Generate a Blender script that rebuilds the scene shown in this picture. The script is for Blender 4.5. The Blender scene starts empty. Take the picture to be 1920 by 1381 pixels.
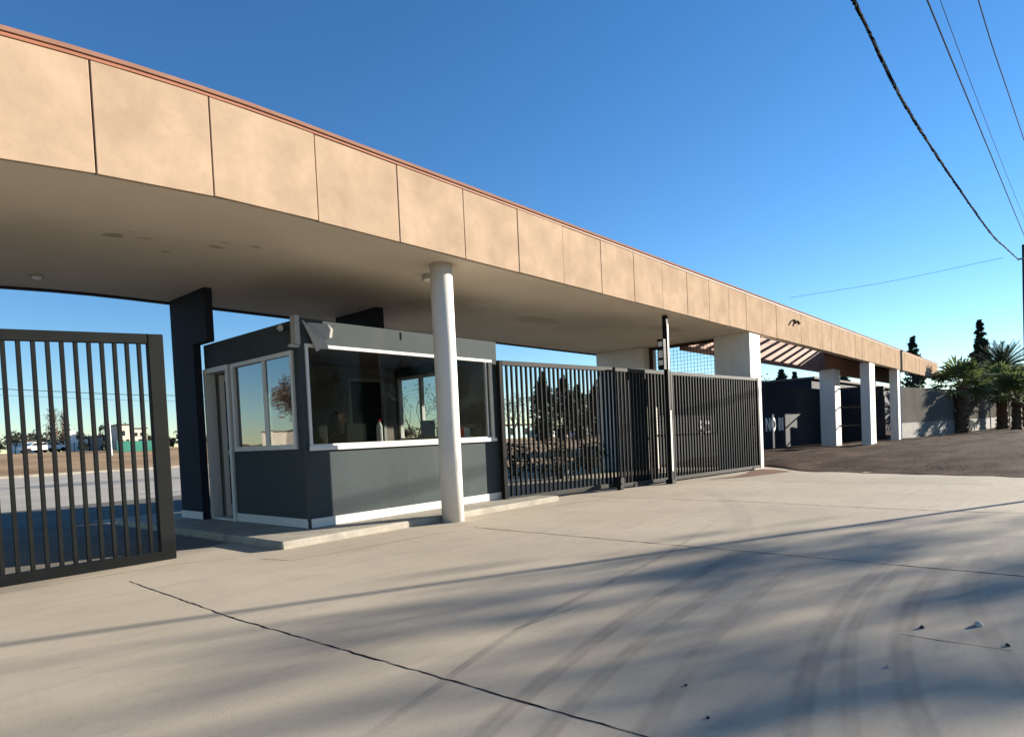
import bpy, bmesh, math, random
from mathutils import Vector, Matrix
C = bpy.context.scene
rad = math.radians
random.seed(7)

# ------------------------------------------------------------------ camera
cam_d = bpy.data.cameras.new('camera'); cam = bpy.data.objects.new('camera', cam_d)
C.collection.objects.link(cam); C.camera = cam
Rv = Vector((0.651778, -0.756995, -0.046302)); Uv = Vector((0.053495, -0.015011, 0.998455)); Fv = Vector((0.756521, 0.653248, -0.030712))
m = Matrix((Rv, Uv, -Fv)).transposed().to_4x4(); m.translation = (0, 0, 1.124)
cam.matrix_world = m
cam_d.sensor_width = 36; cam_d.lens = 36 * 1200.21 / 1920; cam_d.shift_x = 0.0005; cam_d.shift_y = 0.0859
cam_d.clip_start = 0.05; cam_d.clip_end = 6000

# ------------------------------------------------------------------ light
SUN = Vector((2.1, -1, 0.56)).normalized()
EL = math.asin(SUN.z)
w = bpy.data.worlds.new('World'); C.world = w; w.use_nodes = True
nt = w.node_tree; bg = nt.nodes['Background']
sky = nt.nodes.new('ShaderNodeTexSky'); sky.sky_type = 'NISHITA'; sky.sun_disc = False
sky.sun_elevation = EL; sky.sun_rotation = math.atan2(2.1, -1); sky.altitude = 700
sky.air_density = 1.0; sky.dust_density = 0.0; sky.ozone_density = 3.0
hs = nt.nodes.new('ShaderNodeHueSaturation'); hs.inputs['Saturation'].default_value = 1.2; hs.inputs['Hue'].default_value = 0.504; nt.links.new(sky.outputs[0], hs.inputs['Color']); nt.links.new(hs.outputs[0], bg.inputs[0]); bg.inputs[1].default_value = 0.064
ld = bpy.data.lights.new('sun', 'SUN'); ld.energy = 5.0; ld.angle = rad(0.5); ld.color = (1, 0.91, 0.78)
sun = bpy.data.objects.new('sun', ld); C.collection.objects.link(sun)
sun.rotation_euler = (-SUN).to_track_quat('-Z', 'Y').to_euler()
vs = C.view_settings; vs.view_transform = 'Standard'; vs.look = 'None'; vs.exposure = 1.7; vs.gamma = 1
C.cycles.max_bounces = 8; C.cycles.transparent_max_bounces = 24
C.cycles.use_denoising = True

# ------------------------------------------------------------------ materials
def mat(name, col, rough=0.75, var=0.12, scale=2.0, bump=0.0, bscale=60, metal=0.0, tint=None, stretch=(1, 1, 1), spec=0.15):
    M = bpy.data.materials.new(name); M.use_nodes = True
    n = M.node_tree.nodes; L = M.node_tree.links; b = n['Principled BSDF']
    b.inputs['Roughness'].default_value = rough; b.inputs['Metallic'].default_value = metal
    b.inputs['Specular IOR Level'].default_value = spec
    tc = n.new('ShaderNodeTexCoord'); mp = n.new('ShaderNodeMapping'); mp.inputs['Scale'].default_value = stretch
    L.new(tc.outputs['Object'], mp.inputs[0])
    n1 = n.new('ShaderNodeTexNoise'); n1.inputs['Scale'].default_value = scale; n1.inputs['Detail'].default_value = 7; n1.inputs['Roughness'].default_value = 0.62
    L.new(mp.outputs[0], n1.inputs[0])
    cr = n.new('ShaderNodeValToRGB'); e = cr.color_ramp.elements
    lo = [c * (1 - var) for c in col]; hi = [min(1, c * (1 + var)) for c in (tint or col)]
    e[0].position = 0.32; e[1].position = 0.68; e[0].color = (*lo, 1); e[1].color = (*hi, 1)
    L.new(n1.outputs[0], cr.inputs[0]); L.new(cr.outputs[0], b.inputs['Base Color'])
    if bump:
        n2 = n.new('ShaderNodeTexNoise'); n2.inputs['Scale'].default_value = bscale; n2.inputs['Detail'].default_value = 5
        L.new(mp.outputs[0], n2.inputs[0]); bp = n.new('ShaderNodeBump'); bp.inputs['Strength'].default_value = bump; bp.inputs['Distance'].default_value = 0.02
        L.new(n2.outputs[0], bp.inputs['Height']); L.new(bp.outputs[0], b.inputs['Normal'])
    return M

def leafmat(name, col, var=0.35, trans=0.25):
    M = mat(name, col, 0.6, var, 0.9, spec=0.3)
    n = M.node_tree.nodes; L = M.node_tree.links; b = n['Principled BSDF']; out = n['Material Output']
    tr = n.new('ShaderNodeBsdfTranslucent'); mx = n.new('ShaderNodeMixShader'); mx.inputs[0].default_value = trans
    src = b.inputs['Base Color'].links[0].from_socket
    L.new(src, tr.inputs[0]); L.new(b.outputs[0], mx.inputs[1]); L.new(tr.outputs[0], mx.inputs[2]); L.new(mx.outputs[0], out.inputs[0])
    return M

def glassmat(name, tint, base, k=1.0):
    M = bpy.data.materials.new(name); M.use_nodes = True
    n = M.node_tree.nodes; L = M.node_tree.links; out = n['Material Output']; n.remove(n['Principled BSDF'])
    t = n.new('ShaderNodeBsdfTransparent'); t.inputs[0].default_value = (*tint, 1)
    g = n.new('ShaderNodeBsdfGlossy'); g.inputs['Roughness'].default_value = 0.012; g.inputs[0].default_value = (0.95, 0.97, 1, 1)
    nz = n.new('ShaderNodeTexNoise'); nz.inputs['Scale'].default_value = 1.3
    tc = n.new('ShaderNodeTexCoord'); L.new(tc.outputs['Object'], nz.inputs[0])
    bp = n.new('ShaderNodeBump'); bp.inputs['Strength'].default_value = 0.12; bp.inputs['Distance'].default_value = 0.02
    L.new(nz.outputs[0], bp.inputs['Height']); L.new(bp.outputs[0], g.inputs['Normal'])
    f = n.new('ShaderNodeLayerWeight'); f.inputs[0].default_value = 0.5
    pw = n.new('ShaderNodeMath'); pw.operation = 'POWER'; pw.inputs[1].default_value = 4.0; L.new(f.outputs['Facing'], pw.inputs[0])
    ma = n.new('ShaderNodeMath'); ma.operation = 'MULTIPLY_ADD'; ma.inputs[1].default_value = k; ma.inputs[2].default_value = base; ma.use_clamp = True
    L.new(pw.outputs[0], ma.inputs[0])
    mx = n.new('ShaderNodeMixShader'); L.new(ma.outputs[0], mx.inputs[0]); L.new(t.outputs[0], mx.inputs[1]); L.new(g.outputs[0], mx.inputs[2]); L.new(mx.outputs[0], out.inputs[0])
    return M

def concrete_mat():
    M = mat('pale concrete', (0.405, 0.348, 0.262), 0.8, 0.10, 0.55, 0.10, 150, spec=0.1, tint=(0.425, 0.368, 0.282))
    n = M.node_tree.nodes; L = M.node_tree.links; b = n['Principled BSDF']
    src = b.inputs['Base Color'].links[0].from_socket
    tc = [x for x in n if x.type == 'TEX_COORD'][0]
    def layer(src, scale, lo, hi, dark, fac, stretch=None):
        nz = n.new('ShaderNodeTexNoise'); nz.inputs['Scale'].default_value = scale; nz.inputs['Detail'].default_value = 8; nz.inputs['Roughness'].default_value = 0.65
        if stretch:
            mp = n.new('ShaderNodeMapping'); mp.inputs['Scale'].default_value = stretch; mp.inputs['Rotation'].default_value = (0, 0, rad(20)); L.new(tc.outputs['Object'], mp.inputs[0]); L.new(mp.outputs[0], nz.inputs[0])
        else: L.new(tc.outputs['Object'], nz.inputs[0])
        r = n.new('ShaderNodeMapRange'); r.inputs[1].default_value = lo; r.inputs[2].default_value = hi; r.inputs[3].default_value = 0; r.inputs[4].default_value = fac
        L.new(nz.outputs[0], r.inputs[0])
        mx = n.new('ShaderNodeMixRGB'); mx.inputs[2].default_value = (*dark, 1)
        L.new(r.outputs[0], mx.inputs[0]); L.new(src, mx.inputs[1]); return mx.outputs[0]
    src = layer(src, 0.4, 0.48, 0.72, (0.25, 0.22, 0.185), 0.40)
    src = layer(src, 1.1, 0.5, 0.75, (0.24, 0.21, 0.18), 0.45)
    src = layer(src, 26, 0.55, 0.78, (0.20, 0.17, 0.14), 0.40)
    src = layer(src, 3.0, 0.5, 0.8, (0.25, 0.215, 0.18), 0.45, (0.35, 3, 1))
    src = layer(src, 140, 0.62, 0.72, (0.12, 0.10, 0.09), 0.5)
    L.new(src, b.inputs['Base Color'])
    return M

M_conc = concrete_mat()
M_kerb = mat('kerb concrete', (0.33, 0.30, 0.245), 0.85, 0.16, 5, 0.3, 50)
M_fascia = mat('peach painted render', (0.345, 0.252, 0.176), 0.9, 0.10, 1.9, 0.06, 90, tint=(0.385, 0.286, 0.202), spec=0.0)
M_groove = mat('dark groove', (0.13, 0.07, 0.045), 0.9)
M_flash = mat('terracotta flashing', (0.30, 0.13, 0.08), 0.6, 0.1, 3)
M_flash2 = mat('pale pink flashing', (0.25, 0.14, 0.10), 0.9, 0.08, 3, spec=0.0)
M_drip = mat('drip edge brown', (0.05, 0.033, 0.022), 0.8)
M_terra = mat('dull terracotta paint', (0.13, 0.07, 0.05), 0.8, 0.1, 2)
M_beam = mat('pergola beam paint', (0.34, 0.215, 0.165), 0.8, 0.08, 2)
M_white = mat('white paint', (0.62, 0.59, 0.54), 0.65, 0.04, 1.5, 0.12, 50)
M_frame = mat('white aluminium', (0.58, 0.565, 0.53), 0.45, 0.04, 3)
M_booth = mat('slate grey paint', (0.047, 0.058, 0.060), 0.8, 0.09, 1.2, 0.2, 45, spec=0.12)
M_navy = mat('navy grey paint', (0.020, 0.024, 0.034), 0.8, 0.1, 1.2, 0.2, 45, spec=0.12)
M_gate = mat('dark grey steel', (0.010, 0.011, 0.011), 0.6, 0.15, 4, spec=0.06)
M_gate2 = mat('grey steel rail', (0.035, 0.035, 0.033), 0.6, 0.2, 3, spec=0.08)
M_black = mat('black plastic', (0.012, 0.012, 0.013), 0.6, spec=0.08)
M_grey = mat('mid grey', (0.3, 0.3, 0.3), 0.6)
M_paper = mat('grey weathered sheet', (0.34, 0.32, 0.29), 0.8, 0.12, 6)
M_dirt = mat('brown dirt', (0.042, 0.028, 0.020), 0.95, 0.4, 0.7, 0.6, 9, tint=(0.068, 0.047, 0.034), stretch=(.35, 1.6, 1), spec=0.02)
M_red = mat('reddish soil', (0.13, 0.06, 0.035), 0.95, 0.25, 3, 0.5, 15)
M_field = mat('dry tan field', (0.25, 0.16, 0.085), 0.95, 0.3, 0.12, 0.6, 1.2, tint=(0.29, 0.195, 0.11))
M_road = mat('pale road', (0.36, 0.325, 0.275), 0.9, 0.14, 0.35, 0.3, 4)
M_joint = mat('joint crack', (0.022, 0.017, 0.013), 0.95, 0.5, 12, spec=0.0)
M_wall = mat('grey plastered wall', (0.125, 0.120, 0.108), 0.9, 0.1, 1.2, 0.25, 20, spec=0.0)
M_wallb = mat('bare concrete plinth', (0.21, 0.205, 0.185), 0.85, 0.2, 2.5, 0.3, 20)
M_bark = mat('brown bark', (0.10, 0.068, 0.045), 0.9, 0.3, 6, 0.8, 14)
M_twig = mat('bare twigs', (0.14, 0.10, 0.075), 0.9, 0.25, 2)
M_pale = mat('pale bark', (0.42, 0.37, 0.30), 0.85, 0.25, 5)
M_conif = leafmat('dark conifer needles', (0.028, 0.038, 0.026))
M_olive = leafmat('olive foliage', (0.07, 0.075, 0.035))
M_brownleaf = leafmat('dry brown foliage', (0.13, 0.085, 0.06))
M_palm = leafmat('palm green', (0.115, 0.145, 0.05))
M_dpalm = leafmat('date palm green', (0.05, 0.062, 0.035))
M_dryfrond = leafmat('dry frond', (0.20, 0.13, 0.07))
M_cable = mat('black cable', (0.008, 0.009, 0.014), 0.9, spec=0.02)
M_wire = mat('grey wire', (0.012, 0.014, 0.02), 0.9, spec=0.02)
M_timber = mat('weathered pole', (0.035, 0.035, 0.04), 0.85, 0.2, 3)
M_cream = mat('cream render', (0.55, 0.47, 0.38), 0.85, 0.1, 1)
M_bwhite = mat('white render', (0.72, 0.72, 0.70), 0.8, 0.08, 1)
M_bgrey = mat('grey render', (0.30, 0.29, 0.28), 0.85, 0.12, 1)
M_tile = mat('dark roof', (0.09, 0.07, 0.06), 0.85, 0.15, 3)
M_teal = mat('green shade net', (0.035, 0.16, 0.12), 0.8, 0.2, 0.6)
M_bglass = mat('dark window glass', (0.02, 0.025, 0.03), 0.1)
M_car = mat('white car paint', (0.75, 0.75, 0.74), 0.3, 0.03, 1)
M_glassL = glassmat('reflective window film', (0.30, 0.36, 0.36), 0.17, 0.7)
M_glassF = glassmat('tinted window glass', (0.74, 0.76, 0.74), 0.004, 0.35)
M_glassC = glassmat('clear window glass', (0.90, 0.92, 0.92), 0.02, 0.5)
M_inwall = mat('interior wall', (0.22, 0.19, 0.165), 0.9)
M_desk = mat('dark desk top', (0.05, 0.04, 0.035), 0.6)
M_skin = mat('skin', (0.33, 0.17, 0.11), 0.55, 0.06, 8)
M_hair = mat('dark brown hair', (0.016, 0.010, 0.008), 0.85, 0.4, 30, spec=0.05, stretch=(6, 6, 1))
M_cloth = mat('dark maroon top', (0.035, 0.016, 0.018), 0.9, 0.15, 10)
M_trous = mat('dark trousers', (0.02, 0.022, 0.03), 0.9, 0.15, 10)
M_screen = mat('monitor back plastic', (0.008, 0.010, 0.011), 0.7, spec=0.05)
M_yellow = mat('yellow cushion cloth', (0.62, 0.55, 0.25), 0.85, 0.1, 8)
M_redc = mat('red card', (0.60, 0.04, 0.04), 0.6)
M_bottle = mat('white bottle plastic', (0.80, 0.80, 0.76), 0.4)
M_stone = mat('pale stone', (0.45, 0.42, 0.37), 0.9, 0.2, 20)
M_lumi = mat('light housing', (0.35, 0.33, 0.30), 0.6)

def weather(M, scale, stretch, lo, hi, dark, fac):
    n = M.node_tree.nodes; L = M.node_tree.links; b = n['Principled BSDF']; src = b.inputs['Base Color'].links[0].from_socket
    tc = [x for x in n if x.type == 'TEX_COORD'][0]; mp = n.new('ShaderNodeMapping'); mp.inputs['Scale'].default_value = stretch; L.new(tc.outputs['Object'], mp.inputs[0])
    nz = n.new('ShaderNodeTexNoise'); nz.inputs['Scale'].default_value = scale; nz.inputs['Detail'].default_value = 9; nz.inputs['Roughness'].default_value = 0.65; L.new(mp.outputs[0], nz.inputs[0])
    r = n.new('ShaderNodeMapRange'); r.inputs[1].default_value = lo; r.inputs[2].default_value = hi; r.inputs[3].default_value = 0; r.inputs[4].default_value = fac; L.new(nz.outputs[0], r.inputs[0])
    mx = n.new('ShaderNodeMixRGB'); mx.inputs[2].default_value = (*dark, 1); L.new(r.outputs[0], mx.inputs[0]); L.new(src, mx.inputs[1]); L.new(mx.outputs[0], b.inputs['Base Color'])
weather(M_fascia, 1.6, (2.2, 1, .35), .50, .78, (0.24, 0.18, 0.135), .24)
weather(M_fascia, 9, (1, 1, 1), .56, .74, (0.24, 0.18, 0.13), .28)
weather(M_white, 2.2, (2.5, 2.5, .5), .52, .78, (0.36, 0.32, 0.27), .4)
weather(M_booth, 2.0, (2.0, 2.0, .5), .52, .78, (0.085, 0.085, 0.08), .4)
weather(M_kerb, 3.0, (1, 1, 1), .48, .72, (0.17, 0.15, 0.125), .55)
weather(M_gate2, 5, (1, 1, .4), .52, .7, (0.07, 0.045, 0.03), .6)
weather(M_wall, 1.2, (1, 1, .3), .5, .75, (0.08, 0.076, 0.068), .5)
def soffit_mat():
    M = mat('soffit plaster', (0.66, 0.58, 0.46), 0.85, 0.07, 0.5, 0.15, 30, tint=(0.68, 0.60, 0.475))
    n = M.node_tree.nodes; L = M.node_tree.links; b = n['Principled BSDF']
    src = b.inputs['Base Color'].links[0].from_socket
    nz = n.new('ShaderNodeTexNoise'); nz.inputs['Scale'].default_value = 5; nz.inputs['Detail'].default_value = 4
    geo = n.new('ShaderNodeNewGeometry'); L.new(geo.outputs['Position'], nz.inputs[0])
    for (x, y, rx, ry, st) in ((2.522, 7.668, .09, .09, .55), (2.815, 7.606, .09, .04, .3), (3.193, 8.02, .05, .04, .5), (3.553, 7.493, .12, .07, .5), (3.558, 7.274, .08, .03, .35), (3.894, 7.203, .08, .05, .4), (2.62, 7.45, .02, .02, .5), (10.5, 8.2, .8, .3, .25), (8.0, 8.4, 1.0, .5, .18), (14.0, 7.1, .7, .25, .25)):
        d = n.new('ShaderNodeVectorMath'); d.operation = 'SUBTRACT'; d.inputs[1].default_value = (x, y, 3.714); L.new(geo.outputs['Position'], d.inputs[0])
        s = n.new('ShaderNodeVectorMath'); s.operation = 'MULTIPLY'; s.inputs[1].default_value = (1 / rx, 1 / ry, 0); L.new(d.outputs[0], s.inputs[0])
        l = n.new('ShaderNodeVectorMath'); l.operation = 'LENGTH'; L.new(s.outputs[0], l.inputs[0])
        ad = n.new('ShaderNodeMath'); ad.operation = 'MULTIPLY_ADD'; ad.inputs[1].default_value = 1.6; ad.inputs[2].default_value = -0.8; L.new(nz.outputs[0], ad.inputs[0])
        a2 = n.new('ShaderNodeMath'); a2.operation = 'ADD'; L.new(l.outputs['Value'], a2.inputs[0]); L.new(ad.outputs[0], a2.inputs[1])
        r = n.new('ShaderNodeMapRange'); r.inputs[1].default_value = 0.75; r.inputs[2].default_value = 1.1; r.inputs[3].default_value = st; r.inputs[4].default_value = 0; L.new(a2.outputs[0], r.inputs[0])
        mx = n.new('ShaderNodeMixRGB'); mx.inputs[2].default_value = (0.16, 0.115, 0.08, 1); L.new(r.outputs[0], mx.inputs[0]); L.new(src, mx.inputs[1]); src = mx.outputs[0]
    L.new(src, b.inputs['Base Color']); return M
M_soffit = soffit_mat()

def skid_mat():
    M = bpy.data.materials.new('tyre rubber trace'); M.use_nodes = True
    n = M.node_tree.nodes; L = M.node_tree.links; b = n['Principled BSDF']; out = n['Material Output']
    b.inputs['Base Color'].default_value = (0.10, 0.095, 0.095, 1); b.inputs['Roughness'].default_value = 0.85
    at = n.new('ShaderNodeAttribute'); at.attribute_name = 'fade'
    nz = n.new('ShaderNodeTexNoise'); nz.inputs['Scale'].default_value = 5; nz.inputs['Detail'].default_value = 8
    tc = n.new('ShaderNodeTexCoord'); L.new(tc.outputs['Object'], nz.inputs[0])
    r = n.new('ShaderNodeMapRange'); r.inputs[1].default_value = 0.3; r.inputs[2].default_value = 0.75; r.inputs[3].default_value = 0.25; r.inputs[4].default_value = 1; L.new(nz.outputs[0], r.inputs[0])
    mu = n.new('ShaderNodeMath'); mu.operation = 'MULTIPLY'; L.new(at.outputs['Fac'], mu.inputs[0]); L.new(r.outputs[0], mu.inputs[1])
    t = n.new('ShaderNodeBsdfTransparent'); mx = n.new('ShaderNodeMixShader')
    L.new(mu.outputs[0], mx.inputs[0]); L.new(t.outputs[0], mx.inputs[1]); L.new(b.outputs[0], mx.inputs[2]); L.new(mx.outputs[0], out.inputs[0])
    return M
M_skid = skid_mat()

# ------------------------------------------------------------------ mesh helpers
# layout coordinates below were read off the image through an earlier camera fit; site() warps each axis unevenly to match the final camera
GX = ((-3, 2.3, 4.03, 4.8, 5.7, 7.24, 9.8, 14.5, 19.3, 28.0, 35.5, 43.0, 56.0, 90.0), (-2.317, 1.663, 2.833, 3.634, 4.357, 5.911, 8.034, 12.231, 16.609, 23.083, 30.652, 36.851, 48.478, 80.393))
GY = ((-6, .3, 2.6, 4.6, 6.36, 6.98, 7.88, 8.75, 9.66, 10.45, 11.35, 20, 50), (-5.457, .173, 2.138, 4.151, 5.951, 6.361, 7.195, 8.063, 9.092, 9.881, 10.75, 20.4, 53.8))
GZ = ((0, 1.15, 2.55, 3.714, 4.765, 10), (0, 1.094, 2.386, 3.505, 4.447, 9.325))
def lerp_table(t, tab):
    a, b = tab; k = 0
    while k < len(a) - 2 and t > a[k + 1]: k += 1
    return b[k] + (t - a[k]) * (b[k + 1] - b[k]) / (a[k + 1] - a[k])
def wx(t): return lerp_table(t, GX)
def wy(t): return lerp_table(t, GY)
def wz(t): return lerp_table(t, GZ)
WARP_ON = [True]
def warp_point(p): return (wx(p[0]), wy(p[1]), wz(p[2])) if WARP_ON[0] else tuple(p)
class MB:
    def __init__(s, raw=False): s.v = []; s.f = []; s.raw = raw
    def add(s, vs, fs):
        k = len(s.v); s.v += [tuple(p) for p in vs]; s.f += [tuple(i + k for i in q) for q in fs]; return s
    def box(s, x0, x1, y0, y1, z0, z1):
        return s.add([(x0, y0, z0), (x1, y0, z0), (x1, y1, z0), (x0, y1, z0), (x0, y0, z1), (x1, y0, z1), (x1, y1, z1), (x0, y1, z1)],
                     [(0, 3, 2, 1), (4, 5, 6, 7), (0, 1, 5, 4), (1, 2, 6, 5), (2, 3, 7, 6), (3, 0, 4, 7)])
    def bar(s, p, q, wd, ht=None, up=(0, 0, 1)):
        p = Vector(p); q = Vector(q); d = (q - p).normalized(); u = Vector(up)
        if abs(d.dot(u)) > 0.99: u = Vector((0, 1, 0))
        a = d.cross(u).normalized() * wd / 2; b = a.cross(d).normalized() * (ht or wd) / 2
        vs = [p - a - b, p + a - b, p + a + b, p - a + b, q - a - b, q + a - b, q + a + b, q - a + b]
        return s.add(vs, [(0, 1, 2, 3), (7, 6, 5, 4), (0, 4, 5, 1), (1, 5, 6, 2), (2, 6, 7, 3), (3, 7, 4, 0)])
    def tube(s, pts, rs, n=8, cap=True):
        pts = [Vector(p) for p in pts]
        if not isinstance(rs, (list, tuple)): rs = [rs] * len(pts)
        vs = []; fs = []
        for i, p in enumerate(pts):
            d = (pts[min(i + 1, len(pts) - 1)] - pts[max(i - 1, 0)])
            d = d.normalized() if d.length > 1e-9 else Vector((0, 0, 1))
            u = Vector((0, 0, 1)) if abs(d.z) < 0.9 else Vector((1, 0, 0))
            a = d.cross(u).normalized(); b = a.cross(d)
            for j in range(n):
                t = 2 * math.pi * j / n
                vs.append(p + (a * math.cos(t) + b * math.sin(t)) * rs[i])
        for i in range(len(pts) - 1):
            for j in range(n):
                k = (j + 1) % n
                fs.append((i * n + j, i * n + k, (i + 1) * n + k, (i + 1) * n + j))
        if cap:
            fs.append(tuple(range(n - 1, -1, -1))); fs.append(tuple((len(pts) - 1) * n + j for j in range(n)))
        return s.add(vs, fs)
    def prism(s, poly, fn0, fn1):
        n = len(poly); vs = [fn0(*p) for p in poly] + [fn1(*p) for p in poly]
        fs = [tuple(range(n)), tuple(range(2 * n - 1, n - 1, -1))] + [(i, i + n, (i + 1) % n + n, (i + 1) % n) for i in range(n)]
        return s.add(vs, fs)
    def build(s, name, m, parent=None, bevel=0, smooth=False, fix=False):
        L = wloc(parent) if parent else Vector((0, 0, 0))
        me = bpy.data.meshes.new(name); me.from_pydata([tuple(Vector(p if s.raw else warp_point(p)) - L) for p in s.v], [], s.f); me.update()
        if fix:
            bm = bmesh.new(); bm.from_mesh(me); bmesh.ops.recalc_face_normals(bm, faces=bm.faces); bm.to_mesh(me); bm.free()
        me.materials.append(m)
        if smooth:
            for p in me.polygons: p.use_smooth = True
        o = bpy.data.objects.new(name, me); C.collection.objects.link(o)
        if parent: o.parent = parent
        if bevel:
            b = o.modifiers.new('bevel', 'BEVEL'); b.width = bevel; b.segments = 2; b.limit_method = 'ANGLE'
        return o
def wloc(o):
    L = Vector((0, 0, 0))
    while o: L += o.location; o = o.parent
    return L
def tag(o, label=None, cat=None, group=None, kind=None):
    if label: o['label'] = label
    if cat: o['category'] = cat
    if group: o['group'] = group
    if kind: o['kind'] = kind
    return o
def thing(name, label, cat, loc=(0, 0, 0), group=None):
    o = bpy.data.objects.new(name, None); C.collection.objects.link(o); o.location = warp_point(loc); o.empty_display_size = 0.2
    return tag(o, label, cat, group)
def structure(name, mb, m, **k): return tag(mb.build(name, m, **k), kind='structure')
def copy_tree(o, parent=None):
    c = o.copy(); C.collection.objects.link(c); c.parent = parent
    for ch in list(o.children): copy_tree(ch, c)
    return c
def ss(a, b, x):
    t = max(0, min(1, (x - a) / (b - a))); return t * t * (3 - 2 * t)

# ------------------------------------------------------------------ ground
def gh(x, y): return -0.05 + 2.25 * ss(48, 108, y)
def dh(x, y): return 0.012 + 0.10 * ss(17.5, 26, x) + 0.14 * ss(54, 72, x)
def spread(a, b, n, p=3.0):
    r = [((2 * i / n - 1)) for i in range(n + 1)]
    mid = (a + b) / 2
    return [mid + (abs(t) ** p * (1 if t > 0 else -1)) * (b - a) / 2 for t in r]
def grid(name, xs, ys, h, m, kind='structure'):
    b = MB(); nx = len(xs)
    vs = [(x, y, h(x, y)) for y in ys for x in xs]
    fs = [(j * nx + i, j * nx + i + 1, (j + 1) * nx + i + 1, (j + 1) * nx + i) for j in range(len(ys) - 1) for i in range(nx - 1)]
    b.add(vs, fs); o = b.build(name, m, smooth=True); o['kind'] = kind; return o
gxs = spread(-2600, 2600, 60, 3.2)
gys = sorted(set([-2500, -1000, -300, -100, -30, 0, 20, 40] + [48 + 4 * i for i in range(16)] + [120, 160, 260, 600, 1200, 3000]))
grid('ground', gxs, gys, gh, M_field)
# concrete apron
def slab(name, poly, z, m):
    b = MB(); b.add([(x, y, z) for x, y in poly], [tuple(range(len(poly)))]); return structure(name, b, m)
slab('concrete_apron', [(-60, -40), (2.6, -40), (13.0, -10), (17.0, 0.4), (18.8, 5.2), (20.7, 6.5), (20.7, 13.2), (-60, 13.2)], 0.0, M_conc)
slab('road', [(-80, 13.3), (19.5, 13.3), (22.5, 24), (26, 46.5), (-80, 46.5)], -0.02, M_road)
M_yard_shade = mat('yard paving darkened for shade', (0.17, 0.155, 0.135), 0.9, 0.18, 0.6, 0.3, 30, spec=0.05)  # paving colour darkened to carry the shade behind the left gate
slab('yard_shade', [(-60, 8.35), (4.75, 8.35), (4.75, 13.2), (-60, 13.2)], 0.004, M_yard_shade)  # dark sheet laid over the concrete where it lies in shade
slab('lane_shade', [(-60, 13.32), (19.4, 13.32), (20.4, 17.6), (-60, 17.6)], -0.016, M_yard_shade)  # same dark sheet over the near road, for the canopy's shade
b = MB(); b.box(-80, 27, 46.6, 46.95, -0.06, 0.14); structure('road_kerb', b, M_kerb)
# dirt area
def dirt():
    b = MB(); ys = [-70, -40, -20, -10, -6] + [-4 + 0.35 * i for i in range(48)]; nu = 46
    vs = []
    for y in ys:
        xb = 16.5 + 0.36 * y if y < 5.0 else (18.3 + (y - 5) * 1.5 if y < 6.35 else 20.45)
        xb += random.uniform(-.10, .14)
        for i in range(nu):
            t = i / (nu - 1); x = xb + 0.18 * i + 240 * t ** 4
            n = (math.sin(x * 2.1 + y * 1.3) + math.sin(x * 0.9 - y * 2.7) + random.uniform(-1, 1)) * 0.018 * min(1, i / 3)
            vs.append((x, y, (0.005 if i == 0 else dh(x, y) + n)))
    fs = [(j * nu + i, j * nu + i + 1, (j + 1) * nu + i + 1, (j + 1) * nu + i) for j in range(len(ys) - 1) for i in range(nu - 1)]
    b.add(vs, fs); structure('dirt_verge', b, M_dirt, smooth=True)
dirt()
b = MB(); pts = [(15.6, 6.25), (16.6, 6.05), (17.6, 6.1), (18.6, 6.35), (19.3, 6.3), (19.0, 5.9), (18.3, 5.3), (17.2, 5.55), (16.3, 5.8)]
b.add([(x + random.uniform(-.06, .06), y, 0.0045) for x, y in pts], [tuple(range(len(pts)))]); structure('soil_patch', b, M_red)
# clods and pebbles of the dirt verge
def scatter(name, n, area, sz, m, zf):
    b = MB()
    for _ in range(n):
        x, y = area(); s = random.uniform(*sz); z = zf(x, y)
        vs = [(x + s * random.uniform(.6, 1.2) * math.cos(t), y + s * random.uniform(.6, 1.2) * math.sin(t), z - s * .2) for t in (0, 1.5, 3, 4.6)] + [(x + random.uniform(-.3, .3) * s, y, z + s * random.uniform(.5, .9))]
        b.add(vs, [(0, 1, 4), (1, 2, 4), (2, 3, 4), (3, 0, 4)])
    return b.build(name, m)
def darea():
    while 1:
        x = random.uniform(17, 60); y = random.uniform(-3, 9)
        if x > 17.2 + 0.36 * max(y, 0) + (2 if y > 5 else 0): return x, y
tag(scatter('clods', 1300, darea, (.006, .028), M_dirt, lambda x, y: dh(x, y)), kind='stuff')
tag(scatter('gravel', 160, darea, (.01, .025), M_stone, lambda x, y: dh(x, y)), kind='stuff')

WARP_ON[0] = False
# joints in the slab
def crack(name, pts, wd):
    b = MB(); P = [Vector((x, y, 0)) for x, y in pts]; dense = []
    for a, c in zip(P[:-1], P[1:]):
        n = max(2, int((c - a).length / 0.06))
        for i in range(n): dense.append(a.lerp(c, i / n))
    dense.append(P[-1]); vs = []
    for i, p in enumerate(dense):
        d = (dense[min(i + 1, len(dense) - 1)] - dense[max(i - 1, 0)]).normalized(); s = Vector((-d.y, d.x, 0))
        j = random.uniform(-.35, .35) * wd; wi = wd * random.choice((.35, .5, .6, .75, .9, .5))
        vs += [p + s * (j - wi / 2) + Vector((0, 0, .0015)), p + s * (j + wi / 2) + Vector((0, 0, .0015))]
    b.add(vs, [(2 * i, 2 * i + 1, 2 * i + 3, 2 * i + 2) for i in range(len(dense) - 1)])
    return structure(name, b, M_joint)
crack('slab_joint', [(2.03, 6.3), (1.97, 4.19), (2.02, 2.36), (2.05, 1.18), (2.06, -1.5)], .017)
crack('slab_joint', [(5.79, 5.67), (5.68, 2.47), (5.6, .22), (5.5, -3)], .020)
crack('slab_joint', [(9.52, 6.37), (9.44, 3.58), (9.13, 1.48), (9.15, .35), (9, -3)], .022)
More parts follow.
